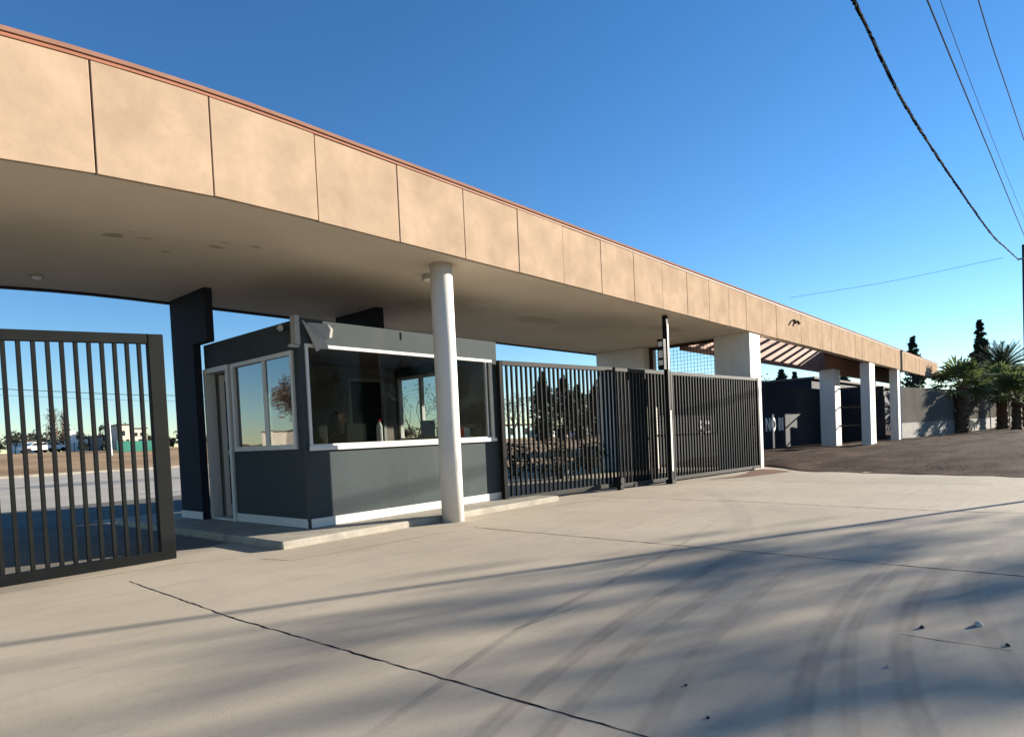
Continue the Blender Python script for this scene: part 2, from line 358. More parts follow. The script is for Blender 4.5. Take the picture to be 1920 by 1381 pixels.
crack('slab_joint', [(13.2, 6.1), (13.0, 3.6), (12.8, 0.9)], .02)
crack('slab_joint', [(-2, 6.85), (1.22, 6.84), (2.63, 6.8), (3.1, 6.5)], .010)
crack('slab_joint', [(3.22, 6.28), (3.32, 5.80), (4.29, 5.76), (5.5, 5.68)], .011)
crack('hairline_crack', [(2.78, 2.45), (3.0, 2.43), (3.49, 2.41)], .006)
crack('hairline_crack', [(3.81, .66), (3.8, .49), (3.8, .2)], .008)
crack('hairline_crack', [(8.0, 6.1), (8.7, 6.0), (9.2, 5.85)], .02)

def skid(pts, wd, st):
    P = [Vector((x, y, 0.003)) for x, y in pts]; n = 40; dense = []
    def cr(p0, p1, p2, p3, t): return 0.5 * ((2 * p1) + (p2 - p0) * t + (2 * p0 - 5 * p1 + 4 * p2 - p3) * t * t + (3 * p1 - p0 - 3 * p2 + p3) * t ** 3)
    Q = [P[0] * 2 - P[1]] + P + [P[-1] * 2 - P[-2]]
    for k in range(len(P) - 1):
        for i in range(14): dense.append(cr(Q[k], Q[k + 1], Q[k + 2], Q[k + 3], i / 14))
    dense.append(P[-1]); vs = []; fa = []; N = len(dense); prof = ((-.5, 0), (-.3, .8), (-.05, .55), (.2, .9), (.5, 0))
    for i, p in enumerate(dense):
        d = (dense[min(i + 1, N - 1)] - dense[max(i - 1, 0)]).normalized(); s = Vector((-d.y, d.x, 0))
        e = min(1, 5 * i / N, 5 * (N - 1 - i) / N)
        for q, a in prof: vs.append(p + s * q * wd); fa.append(a * st * e)
    b = MB(); m = len(prof)
    b.add(vs, [(i * m + j, i * m + j + 1, (i + 1) * m + j + 1, (i + 1) * m + j) for i in range(N - 1) for j in range(m - 1)])
    o = structure('tyre_mark', b, M_skid)
    at = o.data.attributes.new('fade', 'FLOAT', 'POINT')
    for i, a in enumerate(fa): at.data[i].value = a
skid([(1.3, 1.55), (1.69, 1.68), (2.44, 1.86), (3.55, 2.05), (4.77, 2.15), (6.2, 2.3)], .12, .34)
skid([(1.5, 1.38), (1.82, 1.48), (2.22, 1.58), (3.0, 1.72), (4.14, 1.82), (5.6, 1.95)], .11, .30)
skid([(1.6, 1.05), (2.04, 1.18), (2.56, 1.31), (3.47, 1.48), (4.65, 1.59), (6.0, 1.62)], .13, .22)
skid([(2.0, .65), (2.35, .74), (3.06, .90), (4.02, 1.02), (5.14, 1.06), (6.6, 1.0)], .12, .30)
skid([(2.1, .50), (2.46, .59), (3.16, .76), (3.97, .90), (5.2, .95), (6.6, .85)], .09, .24)
skid([(2.3, .28), (2.6, .38), (3.09, .52), (3.89, .66), (5.14, .72), (6.9, .6)], .13, .32)
skid([(1.3, 2.0), (1.85, 2.16), (2.78, 2.42), (4.09, 2.6), (5.31, 2.75), (7.5, 3.2)], .06, .36)
skid([(3.0, .02), (3.68, .22), (4.77, .45), (6.1, .5), (7.3, .4)], .14, .2)
skid([(5.0, 2.0), (7, 2.7), (9.5, 3.9), (11.5, 5.5)], .3, .12)

for i, (x, y, s, dk) in enumerate(((4.17, .36, .026, 0), (3.98, .59, .016, 1), (3.87, .22, .013, 1), (3.27, .62, .011, 0), (2.32, 1.06, .009, 1), (2.57, 1.27, .008, 1))):
    b = MB(); vs = []; rng = random.Random(i)
    for k in range(3):
        for j in range(7):
            t = j * 2 * math.pi / 7; r = s * (1.0, .9, .35)[k] * rng.uniform(.75, 1.2)
            vs.append((x + r * math.cos(t), y + r * math.sin(t) * .8, .001 + s * (0, .55, .95)[k]))
    fs = [(k * 7 + j, k * 7 + (j + 1) % 7, (k + 1) * 7 + (j + 1) % 7, (k + 1) * 7 + j) for k in range(2) for j in range(7)] + [tuple(14 + j for j in range(7))]
    b.add(vs, fs)
    lab = ['white pebble, largest of the loose stones on the driveway', 'dark pebble just left of the large white pebble', 'small dark pebble at the right edge of the driveway', 'pale pebble below the dark pebble on the driveway', 'tiny dark pebble near the bottom edge of the driveway', 'tiny dark pebble beside the long slab joint'][i]
    tag(b.build('pebble', M_timber if dk else M_stone), lab, 'pebble', 'loose pebbles on the driveway')

WARP_ON[0] = True
# ------------------------------------------------------------------ canopy
YF = 6.36; ZB = 3.714; ZT = 4.765          # before the per-axis warp
YR = wy(YF); BR = wz(ZB); TR = wz(ZT)      # after the warp
def droop(x):  # lowers the canopy's left end to imitate lens distortion in the image
    if x >= 3.7: return 0.0
    t = 3.7 - x
    return -0.0225 * t * t if t < 2.5 else -0.1406 - 0.1 * (t - 2.5)
canopy = thing('entrance_canopy', 'long peach panelled flat canopy over the entrance, running to the palms', 'canopy', (20, 6.36, 3.714))
XE = wx(56)
XJ = [1.726 + 1.107 * k for k in range(-9, 44)]; XJ[9] = 1.87
fa = MB(True); gr = MB(True)
for a, c in zip(XJ[:-1], XJ[1:]):
    if a >= XE - .1: break
    c = min(c, XE)
    g = .006; x0, x1 = a + g, c - g; d0, d1 = droop(a), droop(c); oy = random.uniform(-.004, .004); oz = random.uniform(-.004, .004)
    fa.add([(x0, YR + oy, BR + d0 + oz), (x1, YR + oy, BR + d1 + oz), (x1, YR + .07, BR + d1 + oz), (x0, YR + .07, BR + d0 + oz), (x0, YR + oy, TR - .03 + d0), (x1, YR + oy, TR - .03 + d1), (x1, YR + .07, TR - .03 + d1), (x0, YR + .07, TR - .03 + d0)],
           [(0, 3, 2, 1), (4, 5, 6, 7), (0, 1, 5, 4), (1, 2, 6, 5), (2, 3, 7, 6), (3, 0, 4, 7)])
fa.build('fascia', M_fascia, canopy, bevel=.005)
def strip(y0, y1, z0, z1, xs, mb):
    vs = []
    for x in xs:
        d = droop(x); vs += [(x, y0, z0 + d), (x, y1, z0 + d), (x, y1, z1 + d), (x, y0, z1 + d)]
    n = len(xs); fs = []
    for i in range(n - 1):
        for j in range(4): fs.append((4 * i + j, 4 * i + (j + 1) % 4, 4 * i + 4 + (j + 1) % 4, 4 * i + 4 + j))
    fs += [(0, 3, 2, 1), (4 * n - 4, 4 * n - 3, 4 * n - 2, 4 * n - 1)]
    mb.add(vs, fs); return mb
XD = [-8.2, -6, -4, -2, -1, -.4, .2, .7, 1.2, 1.7, 2.2, 2.7, 3.2, 3.7]
YB = wy(11.3); X2 = wx(19.9)
strip(YR + .045, YR + .2, BR + .012, TR - .035, XD + [XE - .1], gr); gr.build('fascia_backing', M_groove, canopy, fix=True)
strip(YR - .012, YR + .30, TR - .03, TR - .003, XD + [XE + .05], MB(True)).build('flashing_lip', M_flash, canopy, fix=True)
strip(YR - .03, YR + .32, TR, TR + .035, XD + [XE + .05], MB(True)).build('cap_flashing', M_flash2, canopy, fix=True)
strip(YR + .035, YR + .199, BR - .012, BR - .001, XD + [XE], MB(True)).build('drip_edge', M_soffit, canopy, fix=True)
strip(YR + .2, YB, BR, BR + .28, XD + [X2], MB(True)).build('roof_slab', M_soffit, canopy, fix=True)
strip(YB + .002, YB + .12, BR - .02, TR - .1, XD + [X2], MB(True)).build('rear_fascia', M_navy, canopy, fix=True)
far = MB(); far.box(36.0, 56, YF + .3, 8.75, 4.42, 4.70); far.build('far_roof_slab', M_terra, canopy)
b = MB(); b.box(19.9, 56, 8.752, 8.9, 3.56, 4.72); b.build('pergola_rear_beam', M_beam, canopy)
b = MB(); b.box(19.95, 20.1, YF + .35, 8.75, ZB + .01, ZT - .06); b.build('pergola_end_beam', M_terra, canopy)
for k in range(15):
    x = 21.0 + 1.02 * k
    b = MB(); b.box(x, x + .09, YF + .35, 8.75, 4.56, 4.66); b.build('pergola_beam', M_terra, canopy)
# lights under the soffit
for (x, y, lab) in ((3.32, 10.46, 'small round light fitting on the soffit near the left edge'), (7.74, 7.54, 'small round light fitting on the soffit beside the white round column')):
    t = thing('ceiling_light', lab, 'light', (x, y, ZB), 'round lights under the canopy')
    c = MB(); c.tube([(x, y, ZB + .01), (x, y, ZB - .075)], [.11, .11], 16); c.build('housing', M_lumi, t)
    c = MB(); c.tube([(x, y, ZB - .075), (x, y, ZB - .09)], [.08, .065], 16); c.build('diffuser', M_bottle, t)
# cameras on the fascia
t = thing('security_camera', 'pair of small dark camera heads on a bracket on the peach fascia', 'camera', (23.66, 6.35, 4.4))
b = MB(); b.box(23.5, 23.85, 6.325, 6.356, 4.42, 4.45); b.build('bracket', M_drip, t)
for x, dx in ((23.5, -.16), (23.86, .02)):
    b = MB(); b.tube([(x + .02, 6.33, 4.43), (x, 6.30, 4.41), (x + dx, 6.25, 4.31)], [.02, .035, .04], 8); b.build('camera_head', M_drip, t)

# ------------------------------------------------------------------ columns
b = MB(True); b.tube([(6.10, 6.38, -.02), (6.10, 6.38, 1.2), (6.10, 6.38, 2.4), (6.10, 6.38, BR)], .152, 40)
tag(b.build('round_column', M_white, smooth=False), 'white round column in front of the guard booth', 'column')
for p in bpy.data.objects['round_column'].data.polygons: p.use_smooth = len(p.vertices) == 4

pier = thing('white_pier', 'white square pier at the right end of the black gate', 'pier', (19.95, 7, 0))
b = MB(); b.box(19.05, 20.0, 6.43, 7.6, -.05, ZB); b.build('pier_shaft', M_white, pier, bevel=.012)
p2 = thing('rear_pier', 'white pier behind the gate, left of the wire mesh panel', 'pier', (19.95, 10, 0))
b = MB(); b.box(19.05, 20.0, 9.6, 11.2, -.05, ZB - .005); b.build('pier_shaft', M_white, p2, bevel=.012)
def portal(x, yb, lab, rails, g):
    t = thing('white_column', lab, 'column', (x, 6.5, 0), g)
    b = MB(); b.box(x, x + .95, 6.42, 6.95, -.05, ZB - .003); b.build('column_shaft', M_white, t, bevel=.012)
    return t
portal(34.5, 0, 'white square column at the front of the far canopy, second from the gate', 0, 'square columns along the far canopy')
portal(41.4, 0, 'white square column, farthest one along the front of the canopy', 0, 'square columns along the far canopy')
t = thing('white_column', 'white square column set back under the canopy beside the navy wall', 'column', (35, 8.3, 0), 'square columns along the far canopy')
b = MB(); b.box(35.0, 35.95, 8.12, 8.74, -.05, 3.6); b.build('column_shaft', M_white, t, bevel=.012)
for x, lab in ((35.6, 'two grey rails between the paired white columns'), (41.8, 'two dark rails reaching back from the farthest white column')):
    t = thing('rail_fence', lab, 'railing', (x, 7.5, 0), 'rails between the far columns')
    for z in (.98, 1.85, 2.72):
        b = MB(); b.bar((x, 6.96, z), (x, 8.118 if x < 40 else 8.75, z), .06, .07); b.build('rail', M_gate2, t)

# mesh panel between the piers
t = thing('mesh_panel', 'dark framed wire mesh panel between the white piers above the gate', 'mesh panel', (19.9, 8.6, 0))
b = MB(); b.box(19.46, 19.54, 7.602, 7.68, 0, 3.70); b.box(19.46, 19.54, 9.52, 9.598, 0, 3.70); b.box(19.46, 19.54, 7.68, 9.52, 3.62, 3.70); b.box(19.46, 19.54, 7.68, 9.52, .98, 1.04); b.build('mesh_frame', M_drip, t)
b = MB()
for i in range(1, 19): b.bar((19.5, 7.68 + 1.84 * i / 19, 1.04), (19.5, 7.68 + 1.84 * i / 19, 3.62), .008)
for i in range(1, 25): b.bar((19.505, 7.68, 1.04 + 2.58 * i / 25), (19.505, 9.52, 1.04 + 2.58 * i / 25), .008)
b.build('wire_mesh', M_gate, t)

# ------------------------------------------------------------------ guard booth
X0, X1, Y0, Y1, ZF, ZR = 5.74, 9.83, 7.88, 10.45, .09, 2.90
# raised platform
pl = thing('booth_platform', 'low concrete kerbed platform under the guard booth', 'platform', (7.5, 8.5, 0))
b = MB(); b.box(4.8, 10.6, 7.16, 12.2, -.02, ZF); b.build('platform_slab', M_kerb, pl, bevel=.018)
booth = thing('guard_booth', 'slate grey guard booth with white framed windows and open side door', 'guard booth', (7.8, 9.2, ZF))
wl = MB(); T = .12
wl.box(X0, X1, Y0, Y0 + T, ZF, 1.15); wl.box(X0, X1, Y0, Y0 + T, 2.58, ZR); wl.box(X0, X0 + .055, Y0, Y0 + T, 1.15, 2.58); wl.box(9.66, X1, Y0, Y0 + T, 1.15, 2.58)
yA = Y0 + T
wl.box(X0, X0 + T, yA, 9.66, ZF, 1.15); wl.box(X0, X0 + T, yA, Y1, 2.52, ZR); wl.box(X0, X0 + T, yA, 8.05, 1.15, 2.52)
wl.box(X1 - T, X1, yA, Y1, ZF, 1.20); wl.box(X1 - T, X1, yA, Y1, 2.52, ZR); wl.box(X1 - T, X1, yA, 8.95, 1.20, 2.52); wl.box(X1 - T, X1, 10.3, Y1, 1.20, 2.52)
wl.box(X0 + T, X1 - T, Y1 - T, Y1, ZF, ZR)
wl.build('wall', M_booth, booth, bevel=.006)
b = MB(); b.box(X0 + T + .005, X1 - T - .005, yA + .005, Y1 - T - .005, 2.70, 2.82); b.build('roof', M_inwall, booth)
b = MB(); b.box(X0 + T + .003, X1 - T - .003, Y1 - T - .02, Y1 - T - .004, ZF + .01, 2.69); b.build('back_lining', M_inwall, booth)
b = MB(); b.box(X0 + T + .003, X0 + T + .012, yA + .01, 8.05, ZF + .01, 2.69); b.box(X0 + T + .003, X0 + T + .012, 8.05, 9.64, ZF + .01, 1.14); b.build('side_lining', M_inwall, booth)
b = MB(); b.box(X1 - T - .012, X1 - T - .003, yA + .01, 8.94, ZF + .01, 2.69); b.build('end_lining', M_inwall, booth)
b = MB(); b.box(X0 + T + .013, X1 - T - .013, yA + .01, Y1 - T - .03, ZF + .001, ZF + .012); b.build('booth_floor', M_bgrey, booth)
sk = MB(); sk.box(X0 + .02, X1 + .006, Y0 - .014, Y0 - .002, ZF + .006, ZF + .125); sk.box(X0 - .014, X0 - .002, Y0 + .03, 9.68, ZF + .006, ZF + .125)
sk.build('skirting', M_white, booth)
# front window
fw = MB(); FX0, FX1, FZ0, FZ1 = X0 + .055, 9.66, 1.15, 2.58; y0, y1 = Y0 - .022, Y0 + .055
fw.box(FX0, FX1, y0, y1, FZ0 + .002, FZ0 + .055); fw.box(FX0, FX1, y0, y1, FZ1 - .045, FZ1 - .002); fw.box(FX0 + .002, FX0 + .04, y0, y1, FZ0 + .055, FZ1 - .045); fw.box(FX1 - .05, FX1 - .002, y0, y1, FZ0 + .055, FZ1 - .045)
fw.box(8.22, 8.29, y0 + .004, y1, FZ0 + .055, FZ1 - .045); fw.box(FX1 - .16, FX1 - .13, y0 + .03, y1, FZ0 + .055, FZ1 - .045)
fwo = fw.build('front_window', M_frame, booth)
b = MB(); b.box(FX0 + .04, FX1 - .05, Y0 + .02, Y0 + .026, FZ0 + .055, FZ1 - .045); b.build('pane', M_glassF, fwo)
b = MB(); b.box(FX0 - .02, FX1 + .02, Y0 - .05, Y0 - .0225, FZ0 - .03, FZ0 + .03); b.build('sill', M_frame, fwo)
# side window
sw = MB(); a0, a1, z0, z1 = 8.06, 9.60, 1.15, 2.51; x0, x1 = X0 - .022, X0 + .07
sw.box(x0, x1, a0, a1, z0 + .002, z0 + .07); sw.box(x0, x1, a0, a1, z1 - .06, z1 - .002); sw.box(x0, x1, a0 + .002, a0 + .055, z0 + .07, z1 - .06); sw.box(x0, x1, a1 - .06, a1 - .002, z0 + .07, z1 - .06)
sw.box(x0 + .012, x1 - .01, 8.77, 8.83, z0 + .07, z1 - .06)
swo = sw.build('side_window', M_frame, booth)
b = MB(); b.box(X0 + .01, X0 + .016, a0 + .055, 8.77, z0 + .07, z1 - .06); b.box(X0 + .02, X0 + .026, 8.83, a1 - .06, z0 + .07, z1 - .06); b.build('pane', M_glassL, swo)
# right wall window
rw = MB(); rw.box(X1 - .09, X1 + .01, 8.952, 10.298, 1.202, 1.26); rw.box(X1 - .09, X1 + .01, 8.952, 10.298, 2.46, 2.518); rw.box(X1 - .09, X1 + .01, 8.952, 9.0, 1.26, 2.46); rw.box(X1 - .09, X1 + .01, 10.25, 10.298, 1.26, 2.46); rw.box(X1 - .08, X1, 9.62, 9.68, 1.26, 2.46)
rwo = rw.build('end_window', M_frame, booth)
b = MB(); b.box(X1 - .04, X1 - .034, 9.0, 9.62, 1.26, 2.46); b.box(X1 - .05, X1 - .044, 9.68, 10.25, 1.26, 2.46); b.build('pane', M_glassC, rwo)
# door
df = MB(); df.box(X0 - .03, X0 + .13, 9.665, 9.74, ZF, 2.515); df.box(X0 - .03, X0 + .13, 10.38, 10.452, ZF, 2.515); df.box(X0 - .03, X0 + .13, 9.74, 10.38, 2.44, 2.515); df.box(X0 - .02, X0 + .12, 9.74, 10.38, ZF + .003, ZF + .03)
df.build('door_frame', M_frame, booth)
dl = MB(); th = rad(62); dx, dy = math.sin(th), -math.cos(th); hx, hy = X0 + .14, 10.30
def dpt(s, o): return (hx + dx * s + dy * o, hy + dy * s - dx * o)
for s0, s1, za, zb in ((0, .07, .12, 2.42), (.56, .63, .12, 2.42), (.07, .56, .12, .30), (.07, .56, 2.32, 2.42), (.07, .56, 1.1, 1.18)):
    A = [dpt(s0, 0), dpt(s1, 0), dpt(s1, .04), dpt(s0, .04)]
    dl.add([(x, y, za) for x, y in A] + [(x, y, zb) for x, y in A], [(0, 3, 2, 1), (4, 5, 6, 7), (0, 1, 5, 4), (1, 2, 6, 5), (2, 3, 7, 6), (3, 0, 4, 7)])
d_o = dl.build('door', M_frame, booth)
b = MB(); A = [dpt(.07, .012), dpt(.56, .012), dpt(.56, .026), dpt(.07, .026)]
b.add([(x, y, .3) for x, y in A] + [(x, y, 2.32) for x, y in A], [(0, 3, 2, 1), (4, 5, 6, 7), (0, 1, 5, 4), (1, 2, 6, 5), (2, 3, 7, 6), (3, 0, 4, 7)]); b.build('door_panel', M_black, d_o)
b = MB(); p = dpt(.6, -.03); b.tube([(p[0], p[1], 1.0), (p[0], p[1], 1.2)], .012, 8); b.build('handle', M_grey, d_o)
# inner door on the back wall
yb = Y1 - T - .022
idf = MB(); idf.box(8.36, 8.43, yb - .05, yb, ZF + .01, 2.48); idf.box(9.27, 9.34, yb - .05, yb, ZF + .01, 2.48); idf.box(8.43, 9.27, yb - .05, yb, 2.41, 2.48)
ido = idf.build('inner_door_frame', M_grey, booth)
b = MB(); b.box(8.43, 9.27, yb - .02, yb - .001, ZF + .012, 2.41); b.build('inner_door', M_black, ido)
# corner conduit
b = MB(); b.box(X0 - .075, X0 - .004, Y0 - .02, Y0 + .09, 2.56, 2.93); b.box(X0 - .16, X0 - .004, Y0 + .0, Y0 + .05, 2.52, 2.556); b.build('corner_trim', M_paper, booth)
b = MB(); b.tube([(X0 - .02, Y0 - .012, ZF + .1), (X0 - .02, Y0 - .012, 2.52)], .016, 8); b.build('conduit', M_booth, booth)
b = MB(); b.box(7.37, 7.385, Y0 - .012, Y0 - .002, 2.76, 2.87); b.build('header_mark', M_navy, booth)
# torn sheet
sh = thing('torn_sheet', 'torn grey sheet hanging folded over the front corner of the booth header', 'sheet', (6.0, 7.8, 2.7))
def sheet(name, pts, y, bulge, mat_):
    b = MB(); n = len(pts); cx = sum(p[0] for p in pts) / n; cz = sum(p[1] for p in pts) / n
    fr = [(x, y + (0 if i % 2 else -.012), z) for i, (x, z) in enumerate(pts)] + [(cx, y - bulge, cz)]
    bk = [(x, y + .012, z) for x, z in pts] + [(cx, y - bulge + .012, cz)]
    k = n + 1
    fs = [(i, (i + 1) % n, n) for i in range(n)] + [((i + 1) % n + k, i + k, n + k) for i in range(n)] + [((i + 1) % n, i, i + k, (i + 1) % n + k) for i in range(n)]
    b.add(fr + bk, fs); return b.build(name, mat_, sh, fix=True)
sheet('rear_flap', [(5.84, 2.85), (6.14, 2.86), (6.20, 2.80), (6.19, 2.69), (6.12, 2.66), (5.96, 2.65), (5.88, 2.73)], Y0 - .03, .02, M_paper)
sheet('front_flap', [(5.74, 2.86), (5.84, 2.80), (6.04, 2.64), (6.10, 2.52), (5.98, 2.51), (5.92, 2.47), (5.84, 2.66)], Y0 - .085, .03, M_paper)
# booth camera
t = thing('booth_camera', 'small white camera under the booth header on its shaded side', 'camera', (5.72, 8.2, 2.84))
b = MB(); b.tube([(5.70, 8.28, 2.83), (5.60, 8.12, 2.80), (5.56, 8.06, 2.785)], [.035, .04, .042], 10); b.build('camera_body', M_paper, t)
b = MB(); b.bar((5.738, 8.3, 2.84), (5.66, 8.22, 2.815), .03); b.build('bracket', M_paper, t)

# booth contents
desk = thing('desk', 'long dark desk under the booth front window', 'desk', (7.2, 8.4, ZF))
b = MB(); b.box(6.1, 9.3, 8.15, 8.75, 1.02, 1.06); b.build('desk_top', M_desk, desk)
for x in (6.15, 7.7, 9.2):
    b = MB(); b.box(x, x + .05, 8.2, 8.7, ZF + .001, 1.02); b.build('leg', M_black, desk)
mon = thing('monitor', 'black computer monitor on the desk behind the booth window', 'monitor', (6.93, 8.4, 1.06))
b = MB(); b.box(6.68, 7.2, 8.36, 8.40, 1.17, 1.50); b.build('screen', M_screen, mon, bevel=.01)
b = MB(); b.box(6.91, 6.97, 8.37, 8.41, 1.07, 1.2); b.build('stand', M_screen, mon)
b = MB(); b.box(6.8, 7.08, 8.33, 8.50, 1.062, 1.075); b.build('foot', M_screen, mon)
ch = thing('office_chair', 'black high backed office chair beside the booth corner', 'chair', (6.42, 8.95, ZF))
b = MB(); b.box(6.17, 6.62, 8.72, 8.78, .85, 1.50); b.build('backrest', M_black, ch, bevel=.04)
b = MB(); b.box(6.17, 6.62, 8.8, 9.25, .62, .70); b.build('seat', M_black, ch, bevel=.03)
b = MB(); b.tube([(6.4, 9.02, ZF + .05), (6.4, 9.02, .62)], .03, 10); b.build('gas_stem', M_grey, ch)
for k in range(5):
    a = k * 2 * math.pi / 5; b = MB(); b.bar((6.4, 9.02, ZF + .08), (6.4 + .28 * math.cos(a), 9.02 + .28 * math.sin(a), ZF + .04), .04); b.build('foot', M_black, ch)
t = thing('bottle', 'white plastic bottle standing behind the monitor in the booth', 'bottle', (7.48, 8.6, 1.06))
b = MB(); b.tube([(7.48, 8.6, 1.062), (7.48, 8.6, 1.07), (7.48, 8.6, 1.46), (7.48, 8.6, 1.53)], [.045, .05, .05, .02], 12); b.build('bottle_body', M_bottle, t)
b = MB(); b.tube([(7.48, 8.6, 1.53), (7.48, 8.6, 1.57)], .02, 10); b.build('cap', M_redc, t)
t = thing('folder', 'red and white folder standing inside the right booth window', 'folder', (9.2, 8.2, 1.06))
b = MB(); b.add([(9.08, 8.24, 1.065), (9.15, 8.16, 1.065), (9.18, 8.19, 1.40), (9.10, 8.27, 1.40), (9.10, 8.26, 1.065), (9.17, 8.18, 1.065), (9.2, 8.21, 1.40), (9.12, 8.29, 1.40)], [(0, 1, 2, 3), (7, 6, 5, 4), (0, 4, 5, 1), (1, 5, 6, 2), (2, 6, 7, 3), (3, 7, 4, 0)]); b.build('spine', M_redc, t)
b = MB(); b.add([(9.155, 8.155, 1.065), (9.36, 8.20, 1.065), (9.40, 8.23, 1.39), (9.19, 8.185, 1.39), (9.15, 8.17, 1.065), (9.355, 8.215, 1.065), (9.395, 8.245, 1.39), (9.185, 8.20, 1.39)], [(0, 1, 2, 3), (7, 6, 5, 4), (0, 4, 5, 1), (1, 5, 6, 2), (2, 6, 7, 3), (3, 7, 4, 0)]); b.build('cover', M_bottle, t)
t = thing('cushion', 'pale yellow cushion lying on the desk behind the white column', 'cushion', (8.85, 8.5, 1.06))
b = MB(); b.box(8.55, 9.05, 8.36, 8.66, 1.062, 1.24); b.build('cushion_body', M_yellow, t, bevel=.05)
b = MB(); b.box(8.62, 8.98, 8.70, 8.73, 1.10, 1.55); b.build('backing_board', M_grey, t, bevel=.02)

# person
def skin(name, joints, edges, m, parent, root=0, sub=2):
    L = wloc(parent)
    me = bpy.data.meshes.new(name); me.from_pydata([tuple(Vector(warp_point(j[:3])) - L) for j in joints], edges, []); me.update(); me.materials.append(m)
    o = bpy.data.objects.new(name, me); C.collection.objects.link(o); o.parent = parent
    o.modifiers.new('skin', 'SKIN'); me.skin_vertices.new() if not me.skin_vertices else None
    for i, j in enumerate(joints):
        sv = me.skin_vertices[0].data[i]; r = j[3]; sv.radius = (r * .93, r * .93); sv.use_root = (i == root)
    s = o.modifiers.new('sub', 'SUBSURF'); s.levels = sub; s.render_levels = sub
    o.modifiers['skin'].use_smooth_shade = True
    return o
pers = thing('person', 'person with long dark hair and dark top seated at the monitor in the booth', 'person', (6.98, 9.0, .8))
px, py, pz = 6.98, 8.98, .92
J = [(px, py, pz, .13), (px, py - .01, pz + .16, .125), (px, py - .03, pz + .36, .13), (px, py - .04, pz + .46, .07), (px, py - .045, pz + .54, .048), (px + .012, py - .06, pz + .62, .078), (px + .02, py - .065, pz + .72, .102), (px + .015, py - .055, pz + .80, .072)]
Ed = [(0, 1), (1, 2), (2, 3), (3, 4), (4, 5), (5, 6), (6, 7)]
def limb(st, pts):
    p = st
    for q in pts: J.append(q); Ed.append((p, len(J) - 1)); p = len(J) - 1
    return p
hands = []
for s in (-1, 1):
    w_ = limb(2, [(px + s * .17, py - .03, pz + .37, .055), (px + s * .21, py - .10, pz + .13, .042), (px + s * .13, py - .34, pz + .185, .03), (px + s * .12, py - .42, pz + .19, .032)])
    hands.append((w_, s))
    limb(0, [(px + s * .10, py - .06, pz - .02, .095), (px + s * .12, py - .42, pz - .04, .065), (px + s * .12, py - .44, pz - .42, .042), (px + s * .12, py - .55, pz - .46, .035)])
for w_, s in hands:
    hx_, hy_, hz_ = J[w_][:3]
    for k, (ox, ln) in enumerate(((-.028, .07), (-.01, .08), (.009, .075), (.027, .06))):
        limb(w_, [(hx_ + ox, hy_ - .045, hz_ + .006, .009), (hx_ + ox * 1.15, hy_ - .045 - ln * .5, hz_ - .004, .0085), (hx_ + ox * 1.15, hy_ - .045 - ln, hz_ - .03, .007)])
    limb(w_, [(hx_ - s * .035, hy_ - .01, hz_ - .005, .010), (hx_ - s * .052, hy_ - .045, hz_ - .012, .008)])
skin('body', J, Ed, M_skin, pers)
skin('top', [(px, py, pz + .0, .148), (px, py - .01, pz + .16, .142), (px, py - .03, pz + .37, .165), (px, py - .04, pz + .455, .10), (px - .17, py - .03, pz + .375, .082), (px - .212, py - .10, pz + .13, .056), (px - .145, py - .30, pz + .178, .044), (px + .17, py - .03, pz + .375, .082), (px + .212, py - .10, pz + .13, .056), (px + .145, py - .30, pz + .178, .044)], [(0, 1), (1, 2), (2, 3), (2, 4), (4, 5), (5, 6), (2, 7), (7, 8), (8, 9)], M_cloth, pers)
skin('trousers', [(px, py, pz - .03, .15), (px - .1, py - .06, pz - .02, .11), (px - .12, py - .42, pz - .04, .08), (px - .12, py - .44, pz - .38, .055), (px + .1, py - .06, pz - .02, .11), (px + .12, py - .42, pz - .04, .08), (px + .12, py - .44, pz - .38, .055)], [(0, 1), (1, 2), (2, 3), (0, 4), (4, 5), (5, 6)], M_trous, pers)
skin('hair', [(px - .045, py + .02, pz + .735, .125), (px - .02, py - .015, pz + .825, .092), (px - .075, py + .04, pz + .58, .11), (px - .09, py + .04, pz + .40, .10), (px - .095, py + .04, pz + .24, .06), (px - .065, py - .075, pz + .60, .055), (px - .06, py - .09, pz + .42, .04)], [(0, 1), (0, 2), (2, 3), (3, 4), (0, 5), (5, 6)], M_hair, pers)
hc = Vector((px + .02, py - .065, 0)); fd = Vector((.66, -.75, 0)); fp = Vector((.75, .66, 0))
for sg in (-1, 1):
    e = hc + fd * .072 + fp * sg * .032 + Vector((0, 0, pz + .715))
    fc = MB(); fc.tube([e - fd * .012, e, e + fd * .008], [.013, .013, .006], 10); fc.build('eye', M_black, pers, smooth=True)
    e = hc - fd * .012 + fp * sg * .082 + Vector((0, 0, pz + .69)); fc = MB(); fc.tube([e - Vector((0, 0, .028)), e, e + Vector((0, 0, .028))], [.008, .016, .010], 8); fc.build('ear', M_skin, pers, smooth=True)
e = hc + fd * .074 + Vector((0, 0, pz)); fc = MB(); fc.add([tuple(e + Vector((0, 0, .72))), tuple(e + fp * .016 + Vector((0, 0, .665))), tuple(e - fp * .016 + Vector((0, 0, .665))), tuple(e + fd * .026 + Vector((0, 0, .672)))], [(0, 1, 3), (0, 3, 2), (1, 2, 3)]); fc.build('nose', M_skin, pers)
e = hc + fd * .066 + Vector((0, 0, pz + .632)); fc = MB(); fc.bar(e - fp * .024, e + fp * .024, .012, .012); fc.build('mouth', M_redc, pers)
for sg in (-1, 1):
    fc = MB(); fc.tube([(px + sg * .12, py - .42, pz - .455), (px + sg * .12, py - .47, pz - .47), (px + sg * .12, py - .56, pz - .485), (px + sg * .12, py - .60, pz - .49)], [.05, .056, .046, .02], 10); fc.build('shoe', M_black, pers, smooth=True)
